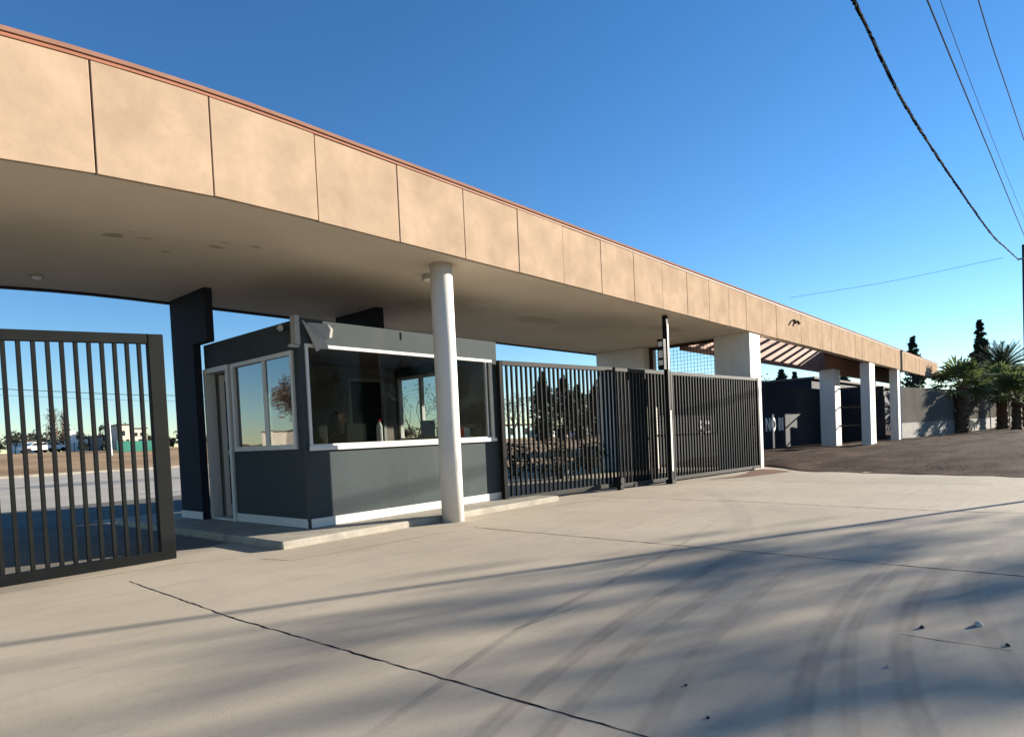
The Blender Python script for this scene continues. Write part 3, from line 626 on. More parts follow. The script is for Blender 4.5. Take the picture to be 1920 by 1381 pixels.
st = thing('stool', 'dark stool under the seated person in the booth', 'stool', (px, py, ZF))
b = MB(); b.box(px - .2, px + .2, py - .2, py + .2, .72, .79); b.build('seat', M_black, st, bevel=.02)
b = MB(); b.tube([(px, py, ZF + .03), (px, py, .72)], .03, 10); b.build('stem', M_grey, st)
b = MB(); b.tube([(px, py, ZF + .001), (px, py, ZF + .03)], [.24, .22], 20); b.build('base', M_black, st)

# dark pillars
t = thing('dark_pillar', 'tall dark pillar holding the roof left of the booth door', 'pillar', (5.65, 10.8, 0))
b = MB(); prof = [(10.47, ZF + .003), (11.25, ZF + .003), (11.25, ZB - .002), (10.0, ZB - .002), (10.0, 2.905), (10.47, 2.905)]
b.prism(prof, lambda y, z: (5.57, y, z), lambda y, z: (5.71, y, z)); b.build('pillar_shaft', M_navy, t, fix=True)
b = MB(); b.box(5.556, 5.568, 10.47, 11.25, ZF + .006, ZF + .125); b.build('skirting', M_white, t)
t = thing('dark_pillar', 'short dark pillar rising from the booth roof to the soffit', 'pillar', (8.75, 10.2, 2.9))
b = MB(); b.prism([(9.66, 2.86), (10.325, 2.86), (10.325, 2.905), (10.9, 2.905), (10.9, ZB - .002), (9.66, ZB - .002)], lambda y, z: (8.65, y, z), lambda y, z: (8.84, y, z)); b.build('pillar_shaft', M_navy, t, fix=True)

# ------------------------------------------------------------------ gates
def gate(name, label, p0, p1, z0, z1, pitch, bw, bd, stiles, topm, botm, railh=.10, top_bend=0.0, wheels=True):  # the p0 end of the top rail is shifted vertically to match the image
    # built along a straight track from p0 to p1; u runs along the track
    a = Vector(p0); c = Vector(p1); L = (c - a).length; d = (c - a) / L; nrm = Vector((d.y, -d.x))
    WARP_ON[0] = False
    t = thing(name, label, 'gate', ((a.x + c.x) / 2, (a.y + c.y) / 2, 0), 'sliding bar gates')
    def P(u, o, z): return (a.x + d.x * u + nrm.x * o, a.y + d.y * u + nrm.y * o, z)
    def bx_(mb, u0, u1, o0, o1, za, zb, zb0=None):
        k0 = zb if zb0 is None else zb0; ka = za + (k0 - zb) if zb0 is not None else za
        return mb.add([P(u0, o0, ka), P(u1, o0, za), P(u1, o1, za), P(u0, o1, ka), P(u0, o0, k0), P(u1, o0, zb), P(u1, o1, zb), P(u0, o1, k0)], [(0, 1, 2, 3), (7, 6, 5, 4), (0, 4, 5, 1), (1, 5, 6, 2), (2, 6, 7, 3), (3, 7, 4, 0)])
    bx_(MB(), 0, L, -.035, .035, z1 - railh, z1, z1 - top_bend).build('top_rail', topm, t, bevel=.005, fix=True)
    bx_(MB(), 0, L, -.04, .04, z0, z0 + railh).build('bottom_rail', botm, t, bevel=.005, fix=True)
    for su, sw_ in stiles:
        if su < 0: su = L + su
        dz = top_bend * (1 - su / L)
        bx_(MB(), su, su + sw_, -.041, .041, z0 + .001, z1 - dz - .001).build('stile', M_gate, t, bevel=.005, fix=True)
    g = MB(); u = pitch * .6
    st = [(q if q >= 0 else L + q, w_) for q, w_ in stiles]
    while u < L - .04:
        if not any(q - .03 < u < q + w_ + .03 for q, w_ in st):
            bx_(g, u, u + bw, -bd / 2, bd / 2, z0 + railh, z1 - railh - top_bend * (1 - u / L))
        u += pitch
    g.build('bars', M_gate, t, fix=True)
    if wheels:
        for wu in (.5, L - .4):
            w_ = MB(); w_.tube([P(wu, -.05, .05), P(wu, .05, .05)], .048, 14); w_.build('wheel', M_black, t)
    WARP_ON[0] = True
    return t
gate('sliding_gate', 'dark grey bar gate on the left, beside the booth door', (-2.6, 7.2), (2.775, 7.2), .0, 2.37, .1125, .031, .045, ((-.15, .149),), M_gate, M_gate, .10, .28, False)
gate('sliding_gate', 'black bar gate leaf starting at the right wall of the booth', (7.97, 7.10), (12.3, 6.56), .04, 2.40, .114, .024, .045, ((0, .085), (-.05, .049)), M_gate2, M_gate2, .08)
gate('sliding_gate', 'black bar gate leaf between the tall post and the white pier', (10.85, 6.63), (16.56, 5.90), .03, 2.33, .112, .024, .045, ((-.09, .089),), M_gate2, M_gate2, .075, -.05)
# guide post
WARP_ON[0] = False
t = thing('gate_post', 'tall thin steel gate post rising to the soffit, with striped box', 'post', (12.25, 6.2, 0))
b = MB(); b.box(12.17, 12.26, 6.15, 6.24, 0, BR - .03); b.build('post_tube', M_gate, t, bevel=.005)
for za, zb in ((2.36, 3.30), (.26, 1.52)):
    b = MB(); b.box(12.185, 12.25, 6.14, 6.1485, za, zb); b.build('white_strip', M_white, t)  # white strip painted in for the sunlit front face of the post
b = MB(); b.box(12.13, 12.30, 6.12, 6.27, 0, .09); b.build('base', M_black, t)
b = MB(); b.box(12.30, 12.38, 6.16, 6.24, 0, 2.32); b.build('guide_channel', M_gate, t, bevel=.005)
bx = MB(); bx.box(12.04, 12.165, 6.16, 6.30, 2.36, 2.98); bo = bx.build('striped_box', M_black, t)
for z, h in ((2.45, .10), (2.60, .15), (2.83, .10)):
    b = MB(); b.box(12.032, 12.0385, 6.18, 6.28, z, z + h); b.build('white_stripe', M_white, bo)
t = thing('gate_roller', 'black roller stand at the foot of the gate between the leaves', 'roller', (10.72, 6.5, 0))
b = MB(); b.box(10.66, 10.80, 6.47, 6.56, 0, .22); b.build('roller_body', M_black, t, bevel=.02)
b = MB(); b.tube([(10.72, 6.45, .18), (10.72, 6.58, .18)], .07, 14); b.build('wheel', M_black, t)
WARP_ON[0] = True

# ------------------------------------------------------------------ walls beyond
nw = thing('sign_wall', 'tall navy wall with white lettering beyond the white pier', 'wall', (33, 10, 0))
b = MB(); b.box(20.6, 43.3, 10.0, 10.25, -.1, 3.02); b.build('wall_face', M_navy, nw)
b = MB(); b.box(43.05, 43.3, 7.5, 9.999, -.1, 3.0); b.build('return_wall', M_navy, nw)
def text(s, x, z, size, m, parent, y=9.985):
    cu = bpy.data.curves.new('lettering', 'FONT'); cu.body = s; cu.size = size * .92; cu.extrude = .012; cu.offset = .018; cu.space_character = 1.12
    cu.materials.append(m); o = bpy.data.objects.new('lettering', cu); C.collection.objects.link(o); o.parent = parent
    o.location = Vector(warp_point((x, y, z))) - wloc(parent); o.rotation_euler = (rad(90), 0, 0); return o
M_letter = mat('white sign letters', (0.86, 0.85, 0.82), 0.5, 0.03, 3)
text('SC', 24.9, .94, .74, M_letter, nw)
text('NO III', 32.1, .92, .84, M_letter, nw)

gw = thing('boundary_wall', 'long grey boundary wall with pale concrete base behind the palms', 'wall', (60, 5, 0))
P0 = Vector((43.35, 6.75)); P1 = Vector((135, -5.3)); d = (P1 - P0).normalized(); nn = Vector((d.y, -d.x))
def wallbox(a, c, o0, o1, z0, z1, mb):
    q = [a + nn * o0, c + nn * o0, c + nn * o1, a + nn * o1]
    mb.add([(v.x, v.y, z0) for v in q] + [(v.x, v.y, z1) for v in q], [(0, 3, 2, 1), (4, 5, 6, 7), (0, 1, 5, 4), (1, 2, 6, 5), (2, 3, 7, 6), (3, 0, 4, 7)]); return mb
wallbox(P0, P1, -.2, 0, .95, 2.9, MB()).build('wall_face', M_wall, gw, fix=True)
wallbox(P0, P1, -.22, .03, -.2, .948, MB()).build('plinth', M_wallb, gw, fix=True)
L_ = (P1 - P0).length; pb = MB(); s = 21
while s < L_:
    wallbox(P0 + d * s, P0 + d * (s + .12), .031, .10, .1, 2.9, pb); s += 6.5
pb.build('wall_posts', M_navy, gw, fix=True)
# low dark building behind the wall
sb = thing('low_shed', 'low dark flat roofed shed behind the grey boundary wall', 'building', (58, 12, 0))
b = MB(); b.box(48, 74, 12, 20, -.1, 4.0); b.build('wall', M_navy, sb); b = MB(); b.box(47.8, 74.2, 11.8, 20.2, 4.0, 4.15); b.build('roof', M_tile, sb)

# ------------------------------------------------------------------ vegetation
def rv(r): return Vector((r.uniform(-1, 1), r.uniform(-1, 1), r.uniform(-1, 1)))
def leaf(b, p, s, r, flat=0.0):
    a = rv(r).normalized(); c = a.cross(rv(r)).normalized()
    if flat: a.z *= (1 - flat); c.z *= (1 - flat)
    b.add([p - a * s, p + c * s * .45, p + a * s, p - c * s * .45], [(0, 1, 2, 3)])
def conifer(name, label, x, y, z0, H, Rm, seed, m=None, n=1500, ls=.16, cyl=0.0, group='conifers beyond the walls', cat='tree'):
    r = random.Random(seed); t = thing(name, label, cat, (x, y, z0), group)
    tr = MB(); tr.tube([(x, y, z0 - .3), (x, y, z0 + H * .5), (x, y, z0 + H * .97)], [H * .022 + .03, H * .012 + .02, .02], 7); tr.build('trunk', M_bark, t)
    b = MB(); clumps = []
    for _ in range(110 if cyl else 170):
        u = r.random() ** .85; z = z0 + H * (.06 + .92 * u); prof = (1 - u) if not cyl else min(1, (1 - u) * 2.4) * min(1, .55 + u * 2)
        rr = Rm * max(.05, prof) * r.uniform(.55, 1.08); a = r.uniform(0, 6.28)
        clumps.append((Vector((x + rr * math.cos(a), y + rr * math.sin(a), z)), max(.12, Rm * .42 * (prof + .15)), a))
    for _ in range(int(n * 2.2)):
        c, s, a = r.choice(clumps); v = rv(r); v.normalize(); p = c + Vector((v.x * s, v.y * s, v.z * s * (1.5 if cyl else .65))) * r.uniform(.3, 1)
        leaf(b, p, ls * r.uniform(.6, 1.3), r)
    b.build('crown', m or M_conif, t); return t
def branches(b, r, p, d, L, rad_, depth, tips, droop_=0.0, spread_=.65, nb=(2, 3)):
    q = p; pts = [p]; rs = [rad_]
    for i in range(3):
        d = (d + rv(r) * .16 + Vector((0, 0, .06 - droop_))).normalized(); q = q + d * L / 3; pts.append(q); rs.append(rad_ * (1 - .13 * (i + 1)))
    b.tube(pts, rs, 6 if depth > 3 else (4 if depth > 1 else 3), cap=False)
    if depth <= 0: tips.append(q); return
    for k in range(r.randint(*nb)):
        nd = (d + rv(r).normalized() * spread_).normalized(); st_ = pts[-1] if k == 0 else pts[r.choice((2, 3))]
        branches(b, r, st_, nd, L * r.uniform(.62, .82), rs[-1] * r.uniform(.6, .8), depth - 1, tips, droop_, spread_, nb)
def bare_tree(name, label, x, y, z0, H, seed, m=None, depth=5, leaves=0, lm=None, ls=.12, spread_=.62, tr=.03, group='bare winter trees', lean=(0, 0), nb=(2, 3)):
    r = random.Random(seed); t = thing(name, label, 'tree', (x, y, z0), group); b = MB(); tips = []
    p = Vector((x, y, z0 - .2)); top = Vector((x + lean[0], y + lean[1], z0 + H * .28)); b.tube([p, p.lerp(top, .5) + rv(r) * .03, top], [H * tr, H * tr * .85, H * tr * .75], 8, cap=False)
    b.build('trunk', m or M_twig, t); b = MB()
    for k in range(r.randint(3, 4)):
        branches(b, r, top, (Vector((lean[0] * .2, lean[1] * .2, 1)) + rv(r) * spread_).normalized(), H * .24, H * tr * .55, depth, tips, 0, spread_, nb)
    b.build('branches', m or M_twig, t)
    if leaves:
        b = MB()
        for tp in tips:
            for _ in range(leaves): leaf(b, tp + rv(r) * ls * 3, ls * r.uniform(.5, 1.2), r)
        b.build('crown', lm, t)
    return t
def poplar(name, label, x, y, z0, H, W, seed, group):
    r = random.Random(seed); t = thing(name, label, 'tree', (x, y, z0), group)
    b = MB(); b.tube([(x, y, z0 - .3), (x, y, z0 + H)], [.14, .02], 6); b.build('trunk', M_twig, t); b = MB()
    for _ in range(170):
        u = r.uniform(.05, .95); a = r.uniform(0, 6.28); w_ = W * (math.sin(min(1, u * 1.2) * 2.6) * .8 + .25) * r.uniform(.5, 1)
        p = Vector((x, y, z0 + H * u * .8)); q = p + Vector((math.cos(a) * w_, math.sin(a) * w_, H * .2 * r.uniform(.6, 1)))
        b.tube([p, p.lerp(q, .5) + Vector((math.cos(a), math.sin(a), 0)) * w_ * .2, q], [.035, .025, .01], 3, cap=False)
        for _ in range(3): leaf(b, q + rv(r) * .3, .14, r)
    b.build('branches', M_brownleaf, t); return t
def bush(name, label, x, y, z0, W, H, seed, m=None, n=700, ls=.10, group=None, cat='shrub', trunk=None):
    r = random.Random(seed); t = thing(name, label, cat, (x, y, z0), group)
    b = MB(); th = H * .35 if trunk else H * .5
    for k in range(1 if trunk else 5):
        a = r.uniform(0, 6.28); o = 0 if trunk else W * .3
        b.tube([(x, y, z0 - .1), (x + o * math.cos(a) * .5, y + o * math.sin(a) * .5, z0 + th * .6), (x + o * math.cos(a), y + o * math.sin(a), z0 + th * 1.2)], [.03 + H * .018, .02 + H * .012, .012 + H * .005], 5)
    b.build('trunk' if trunk else 'stems', M_bark, t); b = MB(); cl = []
    for _ in range(16):
        v = rv(r); v.normalize(); c = Vector((x + v.x * W * .36, y + v.y * W * .36, z0 + (H * .62 if trunk else H * .5) + v.z * H * (.26 if trunk else .36))); cl.append((c, W * r.uniform(.14, .26)))
    for _ in range(n):
        c, s = r.choice(cl); v = rv(r); v.normalize(); leaf(b, c + v * s * r.uniform(.4, 1.05), ls * r.uniform(.6, 1.3), r)
    b.build('crown' if trunk else 'foliage', m or M_olive, t); return t

def fan_palm(label, x, y, z0, H, S, seed, nf=36, dry=6):
    r = random.Random(seed); t = thing('fan_palm', label, 'palm', (x, y, z0), 'fan palms along the boundary wall')
    b = MB(); n = 12; pts = []; rs = []
    for i in range(n + 1):
        u = i / n; pts.append((x + .04 * math.sin(u * 3), y, z0 - .1 + (H + .1) * u)); rs.append((.30 - .08 * u + (.05 if i % 2 else -.01)) * S)
    b.tube(pts, rs, 12); 
    for i in range(90):
        a = r.uniform(0, 6.28); u = r.random(); rr = (.30 - .08 * u) * S; z = z0 + H * u
        p = Vector((x + rr * math.cos(a), y + rr * math.sin(a), z)); q = p + Vector((math.cos(a) * .10, math.sin(a) * .10, .14)) * S
        b.bar(p, q, .07 * S, .025)
    b.build('trunk', M_bark, t)
    g = MB(); dr = MB(); cz = z0 + H
    def frond(mb, a, el, L, hang=0.0):
        o = Vector((x, y, cz)); dirv = Vector((math.cos(a) * math.cos(el), math.sin(a) * math.cos(el), math.sin(el)))
        side = Vector((-math.sin(a), math.cos(a), 0)); tip = o + dirv * L * .52 + Vector((0, 0, -.03 * L))
        mb.bar(o + dirv * .08, tip, .035 * S, .02)
        up = side.cross(dirv).normalized() * -1
        if up.z < 0: up = -up
        nb = 15
        for k in range(nb):
            th = (k / (nb - 1) - .5) * rad(210); dd = (dirv * math.cos(th) + side * math.sin(th)).normalized()
            ln = L * .55 * (1 - .25 * abs(th) / 1.8) * r.uniform(.9, 1.05)
            w_ = side * math.cos(th) - dirv * math.sin(th); w_ = w_ * ln * .075
            mid = tip + dd * ln * .55 + up * (.03 * ln if k % 2 else -.03 * ln) ; end = tip + dd * ln + Vector((0, 0, -1)) * ln * (.16 + hang + r.uniform(0, .14))
            mb.add([tip, mid - w_, end, mid + w_], [(0, 1, 2, 3)])
    for i in range(nf):
        el = rad(r.choice((82, 72, 62, 52, 42, 30, 18, 6, -8)) + r.uniform(-9, 9)); frond(g, i * 2.399 + r.uniform(-.2, .2), el, S * r.uniform(1.75, 2.25), .1 if el < .1 else 0)
    for i in range(dry): frond(dr, i * 2.1 + r.uniform(-.3, .3), rad(r.uniform(-62, -40)), S * r.uniform(.7, 1.0), .3)
    g.build('crown', M_palm, t); dr.build('dry_fronds', M_dryfrond, t); return t
fan_palm('tall fan palm nearest the canopy, its shadow on the grey wall', 54.3, 5.05, .05, 3.0, 1.08, 3)
fan_palm('fan palm with a slender dark trunk, second from the canopy', 60.0, 3.42, .15, 2.75, 1.05, 4)
fan_palm('short fan palm with bright low fronds, third from the canopy', 57.5, 2.58, .1, 2.2, .95, 8)
fan_palm('fan palm at the right edge of the photo', 66.0, 2.35, .1, 2.8, 1.1, 9)
def date_palm(x, y, z0, H, S, seed):
    r = random.Random(seed); t = thing('date_palm', 'big date palm with stiff arching fronds behind the boundary wall', 'palm', (x, y, z0))
    b = MB(); b.tube([(x, y, z0 - .2), (x, y, z0 + H)], [.45, .38], 12); b.build('trunk', M_bark, t); g = MB()
    for i in range(110):
        a = i * 2.399; el = rad(86 - 110 * (i / 110) + r.uniform(-6, 6)); L = S * r.uniform(.9, 1.1); o = Vector((x, y, z0 + H))
        hd = Vector((math.cos(a), math.sin(a), 0)); prev = o; pts = [o]
        for k in range(1, 9):
            e2 = el - .055 * k; prev = prev + (hd * math.cos(e2) + Vector((0, 0, math.sin(e2)))) * L / 8; pts.append(prev)
        g.tube(pts, [.03] * 9, 3, cap=False); sd = Vector((-hd.y, hd.x, 0))
        for k in range(2, 9):
            for s_ in (-1, 1):
                for q in (0, .33, .66):
                    p = pts[k - 1].lerp(pts[k], q); dv = (pts[k] - pts[k - 1]).normalized(); e = p + (sd * s_ * .6 + dv * .7 + Vector((0, 0, .2))).normalized() * S * .16
                    g.add([p, p + dv * .11, e], [(0, 1, 2)])
    g.build('crown', M_dpalm, t)
date_palm(90, 4.95, 0, 6.0, 2.9, 5)
conifer('cypress', 'slim dark cypress rising behind the canopy roof', 103, 14.2, 0, 12.0, 1.05, 11, n=1500, ls=.30, cyl=1)
conifer('tall_conifer', 'tallest pointed conifer, beyond the fan palms on the right', 130, 9.75, 0, 16.4, 2.6, 12, n=2600, ls=.36)
bush('broadleaf_tree', 'dark green tree behind the boundary wall under the date palm', 104, 3.2, 0, 7.5, 7.2, 21, M_olive, 1800, .30, 'leafy trees behind the boundary wall', 'tree', 1)
bush('broadleaf_tree', 'dark green tree behind the boundary wall at the right edge', 98, 1.3, 0, 7, 6.4, 22, M_olive, 1600, .28, 'leafy trees behind the boundary wall', 'tree', 1)
bush('broadleaf_tree', 'dark round tree behind the nearest fan palm', 100, 8.2, 0, 6, 5.2, 23, M_conif, 1300, .26, 'leafy trees behind the boundary wall', 'tree', 1)
bare_tree('bare_tree', 'bare pale twigged tree at the right edge behind the palms', 92, 1.6, 0, 9.0, 31, M_pale, 4)
conifer('cypress', 'dark conifer over the navy wall, left of the paired white columns', 72.3, 20, 0, 6.9, 1.9, 41, n=1400, ls=.20)
conifer('cypress', 'narrow conifer over the navy wall touching the first white column', 76.5, 20, 0, 6.8, 1.3, 42, n=1100, ls=.19)
conifer('cypress', 'lowest conifer top over the navy wall', 69.2, 20.2, 0, 5.2, 1.1, 43, n=700, ls=.18)
bare_tree('brown_tree', 'brown leafed tree just right of the white pier, over the navy wall', 64.8, 20, 0, 6.0, 44, M_twig, 3, 14, M_brownleaf, .16, group='brown trees beyond the gates')
for i, (x, h_) in enumerate(((103.3, 7.8), (107, 8.3), (110.5, 7.6), (114, 6.9))):
    conifer('cypress', ['dark cypress left of the cream block seen between the far columns', 'tall dark cypress right of the cream block between the far columns', 'dark cypress seen beside the second far column', 'rounded dark cypress seen between the last two columns'][i], x, 22 if i < 2 else 20, 0, h_ + .3, 1.1, 50 + i, n=700, ls=.28, cyl=1)
t = thing('grey_building', 'grey flat roofed building beyond the far columns', 'building', (99, 23, 0)); b = MB(); b.box(95.5, 100.6, 23, 29, -.2, 7.0); b.build('wall', M_bgrey, t); b = MB(); b.box(95.2, 100.9, 22.7, 29.3, 7.0, 7.25); b.build('roof', M_tile, t)
t = thing('cream_building', 'small cream rooftop block between the far columns', 'building', (100, 22, 0)); b = MB(); b.box(99.0, 101.3, 21.5, 22.8, -.2, 6.9); b.build('wall', M_cream, t); b = MB(); b.box(98.9, 101.4, 21.4, 22.9, 6.9, 7.05); b.build('roof', M_tile, t)

# through the right gate
for i, (x, y, h_, w_) in enumerate(((78.3, 50, 10.6, 1.5), (83.5, 50, 10.3, 1.6), (87.0, 50, 9.0, 1.6), (92.5, 50, 10.0, 1.5))):
    conifer('cypress', ['tall dark cypress behind the right gate, leftmost of four', 'tall dark cypress behind the right gate, second of four', 'shorter dark cypress behind the right gate, third of four', 'dark cypress behind the gate beside the rear white pier'][i], x, y, 0, h_, w_, 60 + i, n=1700, ls=.26, cyl=1, group='cypresses behind the right gate')
for i, (x, y, h_) in enumerate(((64.5, 50, 6.6), (68.5, 52, 7.3), (73.0, 51, 7.6), (76, 56, 7.2))):
    bare_tree('brown_tree', ['greyish bare tree behind the gate nearest the booth', 'brown bare tree behind the right gate, second from the booth', 'reddish brown bare tree behind the right gate, third from the booth', 'brown bare tree behind the gate beside the cypresses'][i], x, y, 0.02, h_, 70 + i, M_twig, 4, 6, M_brownleaf, .13, .75, .024, 'brown trees beyond the gates')
bare_tree('pale_tree', 'pale trunked bare tree seen through the booth end window', 24.2, 25.3, -.05, 4.6, 80, M_pale, 5, 3, M_olive, .06, .8, .02)
bare_tree('pale_tree', 'thin bare tree seen through the booth glass beside the column', 27.2, 25, -.05, 4.9, 81, M_twig, 5, 2, M_olive, .06, .8, .018)
t = thing('teal_building', 'pale green low building beyond the right gate', 'building', (104, 74, 1.0)); b = MB(); b.box(92, 112, 74, 82, .2, 3.6); b.build('wall', mat('pale teal render', (.36, .50, .46), .8), t); b = MB(); b.box(91.7, 112.3, 73.7, 82.3, 3.6, 3.8); b.build('roof', M_tile, t)
for k in range(4):
    b = MB(); b.box(94 + k * 4.6, 96 + k * 4.6, 73.93, 73.99, 1.6, 2.9); b.build('window', M_bglass, t)
t = thing('white_building', 'white low building beyond the cypresses behind the right gate', 'building', (122, 72, 1.0)); b = MB(); b.box(114, 134, 72, 80, .2, 3.1); b.build('wall', M_bwhite, t); b = MB(); b.box(113.7, 134.3, 71.7, 80.3, 3.1, 3.3); b.build('roof', M_tile, t)
for k in range(4):
    b = MB(); b.box(116 + k * 4.4, 117.6 + k * 4.4, 71.93, 71.99, 1.4, 2.5); b.build('window', M_bglass, t)
def car(label, x, y, z0, rz, m, group):
    P_ = warp_point((x, y, z0)); WARP_ON[0] = False
    t = thing('parked_car', label, 'car', (0, 0, 0), group)
    b = MB(); prof = [(-2.1, .35), (-2.1, .75), (-1.9, .9), (-1.2, .95), (-.7, 1.4), (.8, 1.42), (1.4, .98), (2.05, .85), (2.1, .35)]
    b.prism(prof, lambda X, Z: (X, -.82, Z), lambda X, Z: (X, .82, Z)); b.build('body', m, t, bevel=.06, fix=True)
    g = MB(); 
    for yy in (-.828, .822): g.prism([(-1.05, .98), (-.66, 1.34), (.74, 1.36), (1.2, 1.0)], lambda X, Z: (X, yy, Z), lambda X, Z: (X, yy + .006, Z))
    g.build('window', M_bglass, t, fix=True)
    for X in (-1.35, 1.35):
        for yy in (-.8, .8):
            wv = MB(); wv.tube([(X, yy - .1, .32), (X, yy + .1, .32)], .32, 14); wv.build('wheel', M_black, t)
    WARP_ON[0] = True; t.location = P_; t.rotation_euler = (0, 0, rz); return t
for i, (x, y, z, a, mm) in enumerate(((96, 62, .05, .5, M_car), (103, 60, .05, .4, M_car), (110, 59.5, .05, .45, M_bgrey), (29.6, 100, 2.0, .2, M_car), (31.4, 101, 2.05, .1, M_car))):
    car(['white car parked beyond the right gate, left of the cypress trunks', 'white car parked beyond the right gate below the cypresses', 'grey car parked beyond the right gate, rightmost', 'white car at the left edge, across the field', 'white car in front of the blank white billboard'][i], x, y, gh(x, y) + .04, a, mm, 'cars parked far off')
# planting just inside the right gate
for i, (x, y, w_, h_) in enumerate(((15.6, 10.4, 1.3, 1.0), (17.4, 10.6, 1.2, .95), (16.4, 12.4, 1.5, .9), (14.3, 15.2, 1.6, .9))):
    bush('dark_shrub', ['dark shrub inside the right gate, beside the roller', 'dark shrub inside the right gate, close to the tall post', 'low dark shrub behind the other shrubs inside the gate', 'low dark shrub inside the gate next to the booth'][i], x, y, 0, w_, h_, 90 + i, M_conif, 420, .07, 'shrubs inside the right gate')

# ------------------------------------------------------------------ beyond the left gate
poplar('bare_poplar', 'taller bare brown poplar seen through the left gate', 34.3, 110, 2.1, 8.4, .85, 101, 'bare poplars beyond the field')
poplar('bare_poplar', 'fainter bare poplar right behind the blank white billboard', 36.6, 112, 2.1, 7.9, .8, 102, 'bare poplars beyond the field')
t = thing('billboard', 'blank white billboard standing across the field', 'billboard', (33.7, 100, 2)); b = MB(); b.box(33.1, 34.35, 100, 100.1, 3.5, 5.3); b.build('board', M_bwhite, t)
for x in (33.3, 34.1):
    b = MB(); b.box(x, x + .08, 100.11, 100.2, 1.8, 5.2); b.build('post', M_timber, t)
for i, (x, y, h_) in enumerate(((31.95, 80, 5.4), (37.9, 80, 7.5))):
    t = thing('light_pole', ['short pale light pole across the field, left of the beige house', 'tall pale light pole across the field beside the dark gate stile'][i], 'pole', (x, y, gh(x, y)), 'pale poles across the field')
    b = MB(); b.tube([(x, y, gh(x, y) - .2), (x, y, h_)], [.10, .06], 8); b.build('shaft', M_bwhite, t); b = MB(); b.bar((x, y, h_), (x - .8, y, h_ + .1), .06); b.build('arm', M_grey, t)
def house(label, x0, x1, y, z0, z1, m, wins, name='house'):
    t = thing(name, label, 'house', ((x0 + x1) / 2, y, z0), 'houses across the field'); b = MB(); b.box(x0, x1, y, y + 6, z0 - .5, z1); b.build('wall', m, t); b = MB(); b.box(x0 - .15, x1 + .15, y - .15, y + 6.15, z1, z1 + .16); b.build('roof', M_tile, t)
    for wx, wz, ww, wh in wins:
        b = MB(); b.box(wx, wx + ww, y - .05, y - .01, wz, wz + wh); b.build('window', M_bglass, t)
house('beige two storey house across the field, left one', 39.4, 41.1, 96, 2, 5.9, M_cream, ((39.7, 4.2, .5, .8), (40.4, 3.0, .4, .6)))
house('beige two storey house across the field, right one', 41.5, 44.2, 97, 2, 5.3, M_cream, ((42, 4.1, .7, .6), (43.2, 4.1, .5, .6), (42.9, 2.9, .6, .7)))
house('grey low house across the field behind the hedges', 36.6, 38.3, 100, 2, 4.3, M_bgrey, ((36.9, 3.2, .4, .6),))
house('pale low house with white walls left of the grey house', 34.9, 36.3, 101, 2, 4.0, M_bwhite, ((35.3, 3.0, .4, .6),))
house('small white house at the far left across the field', 29.0, 31.0, 104, 2, 3.9, M_bwhite, ((29.5, 3, .4, .5),))
t = thing('green_fence', 'dark green shade net fence in front of the beige houses', 'fence', (38, 86, 1.6)); b = MB(); b.box(35.4, 42.5, 88, 88.05, 1.5, 3.15); b.build('net', M_teal, t)
b = MB()
for k in range(6): b.box(35.4 + k * 1.4, 35.46 + k * 1.4, 88.06, 88.12, 1.4, 3.25)
b.build('posts', M_grey, t)
for i, (x, y, w_, h_, mm) in enumerate(((38.6, 93, 1.6, 1.7, M_olive), (36.3, 94, 1.8, 1.6, M_conif), (34.6, 98, 1.5, 1.6, M_conif), (40.2, 104, 2.0, 4.6, M_conif), (42.9, 104, 2.6, 4.9, M_conif), (28.5, 106, 3.2, 3.4, M_conif), (37.6, 106, 3.4, 2.9, M_olive), (33.0, 106, 2.6, 2.2, M_olive))):
    bush('field_tree' if h_ > 2 else 'field_shrub', ['olive shrub beside the green net fence', 'dark shrub in front of the grey low house', 'dark shrub under the blank billboard', 'dark tree crown behind the left beige house', 'round dark tree behind the right beige house', 'dark tree at the left edge across the field', 'long olive tree crown behind the low houses', 'low olive tree behind the white cars'][i], x, y, gh(x, y), w_, h_, 110 + i, mm, 420, .16, 'greenery across the field', 'tree' if h_ > 2 else 'shrub', 1 if h_ > 2 else None)
def far_woods():
    r = random.Random(77); b = MB()
    for _ in range(150):
        x = r.uniform(-60, 140); y = r.uniform(128, 150); h = r.uniform(2.6, 5.0) * (1.35 if r.random() < .15 else 1); w_ = r.uniform(1.4, 3.2)
        for _ in range(130):
            v = rv(r).normalized() * r.uniform(.3, 1); leaf(b, Vector((x + v.x * w_, y + v.y * w_, 2.3 + h * .5 + v.z * h * .5)), r.uniform(.3, .6), r)
    tag(b.build('far_woods', M_farwood), kind='stuff')
M_farwood = leafmat('far wood foliage', (0.05, 0.048, 0.035))
far_woods()
# bare tree and house that the side window mirrors
bare_tree('brown_tree', 'large brown tree mirrored in the booth side window', -40, 60, .2, 9.5, 120, M_twig, 5, 14, M_brownleaf, .16, .7)
house('pale house mirrored in the booth side window', -62, -50, 74, 0.5, 3.6, M_cream, ((-58, 1.5, 1, 1.2),))
bare_tree('brown_tree', 'smaller brown tree mirrored in the booth side window', -24, 76, .3, 6, 121, M_twig, 4, 6, M_brownleaf, .16, .7)

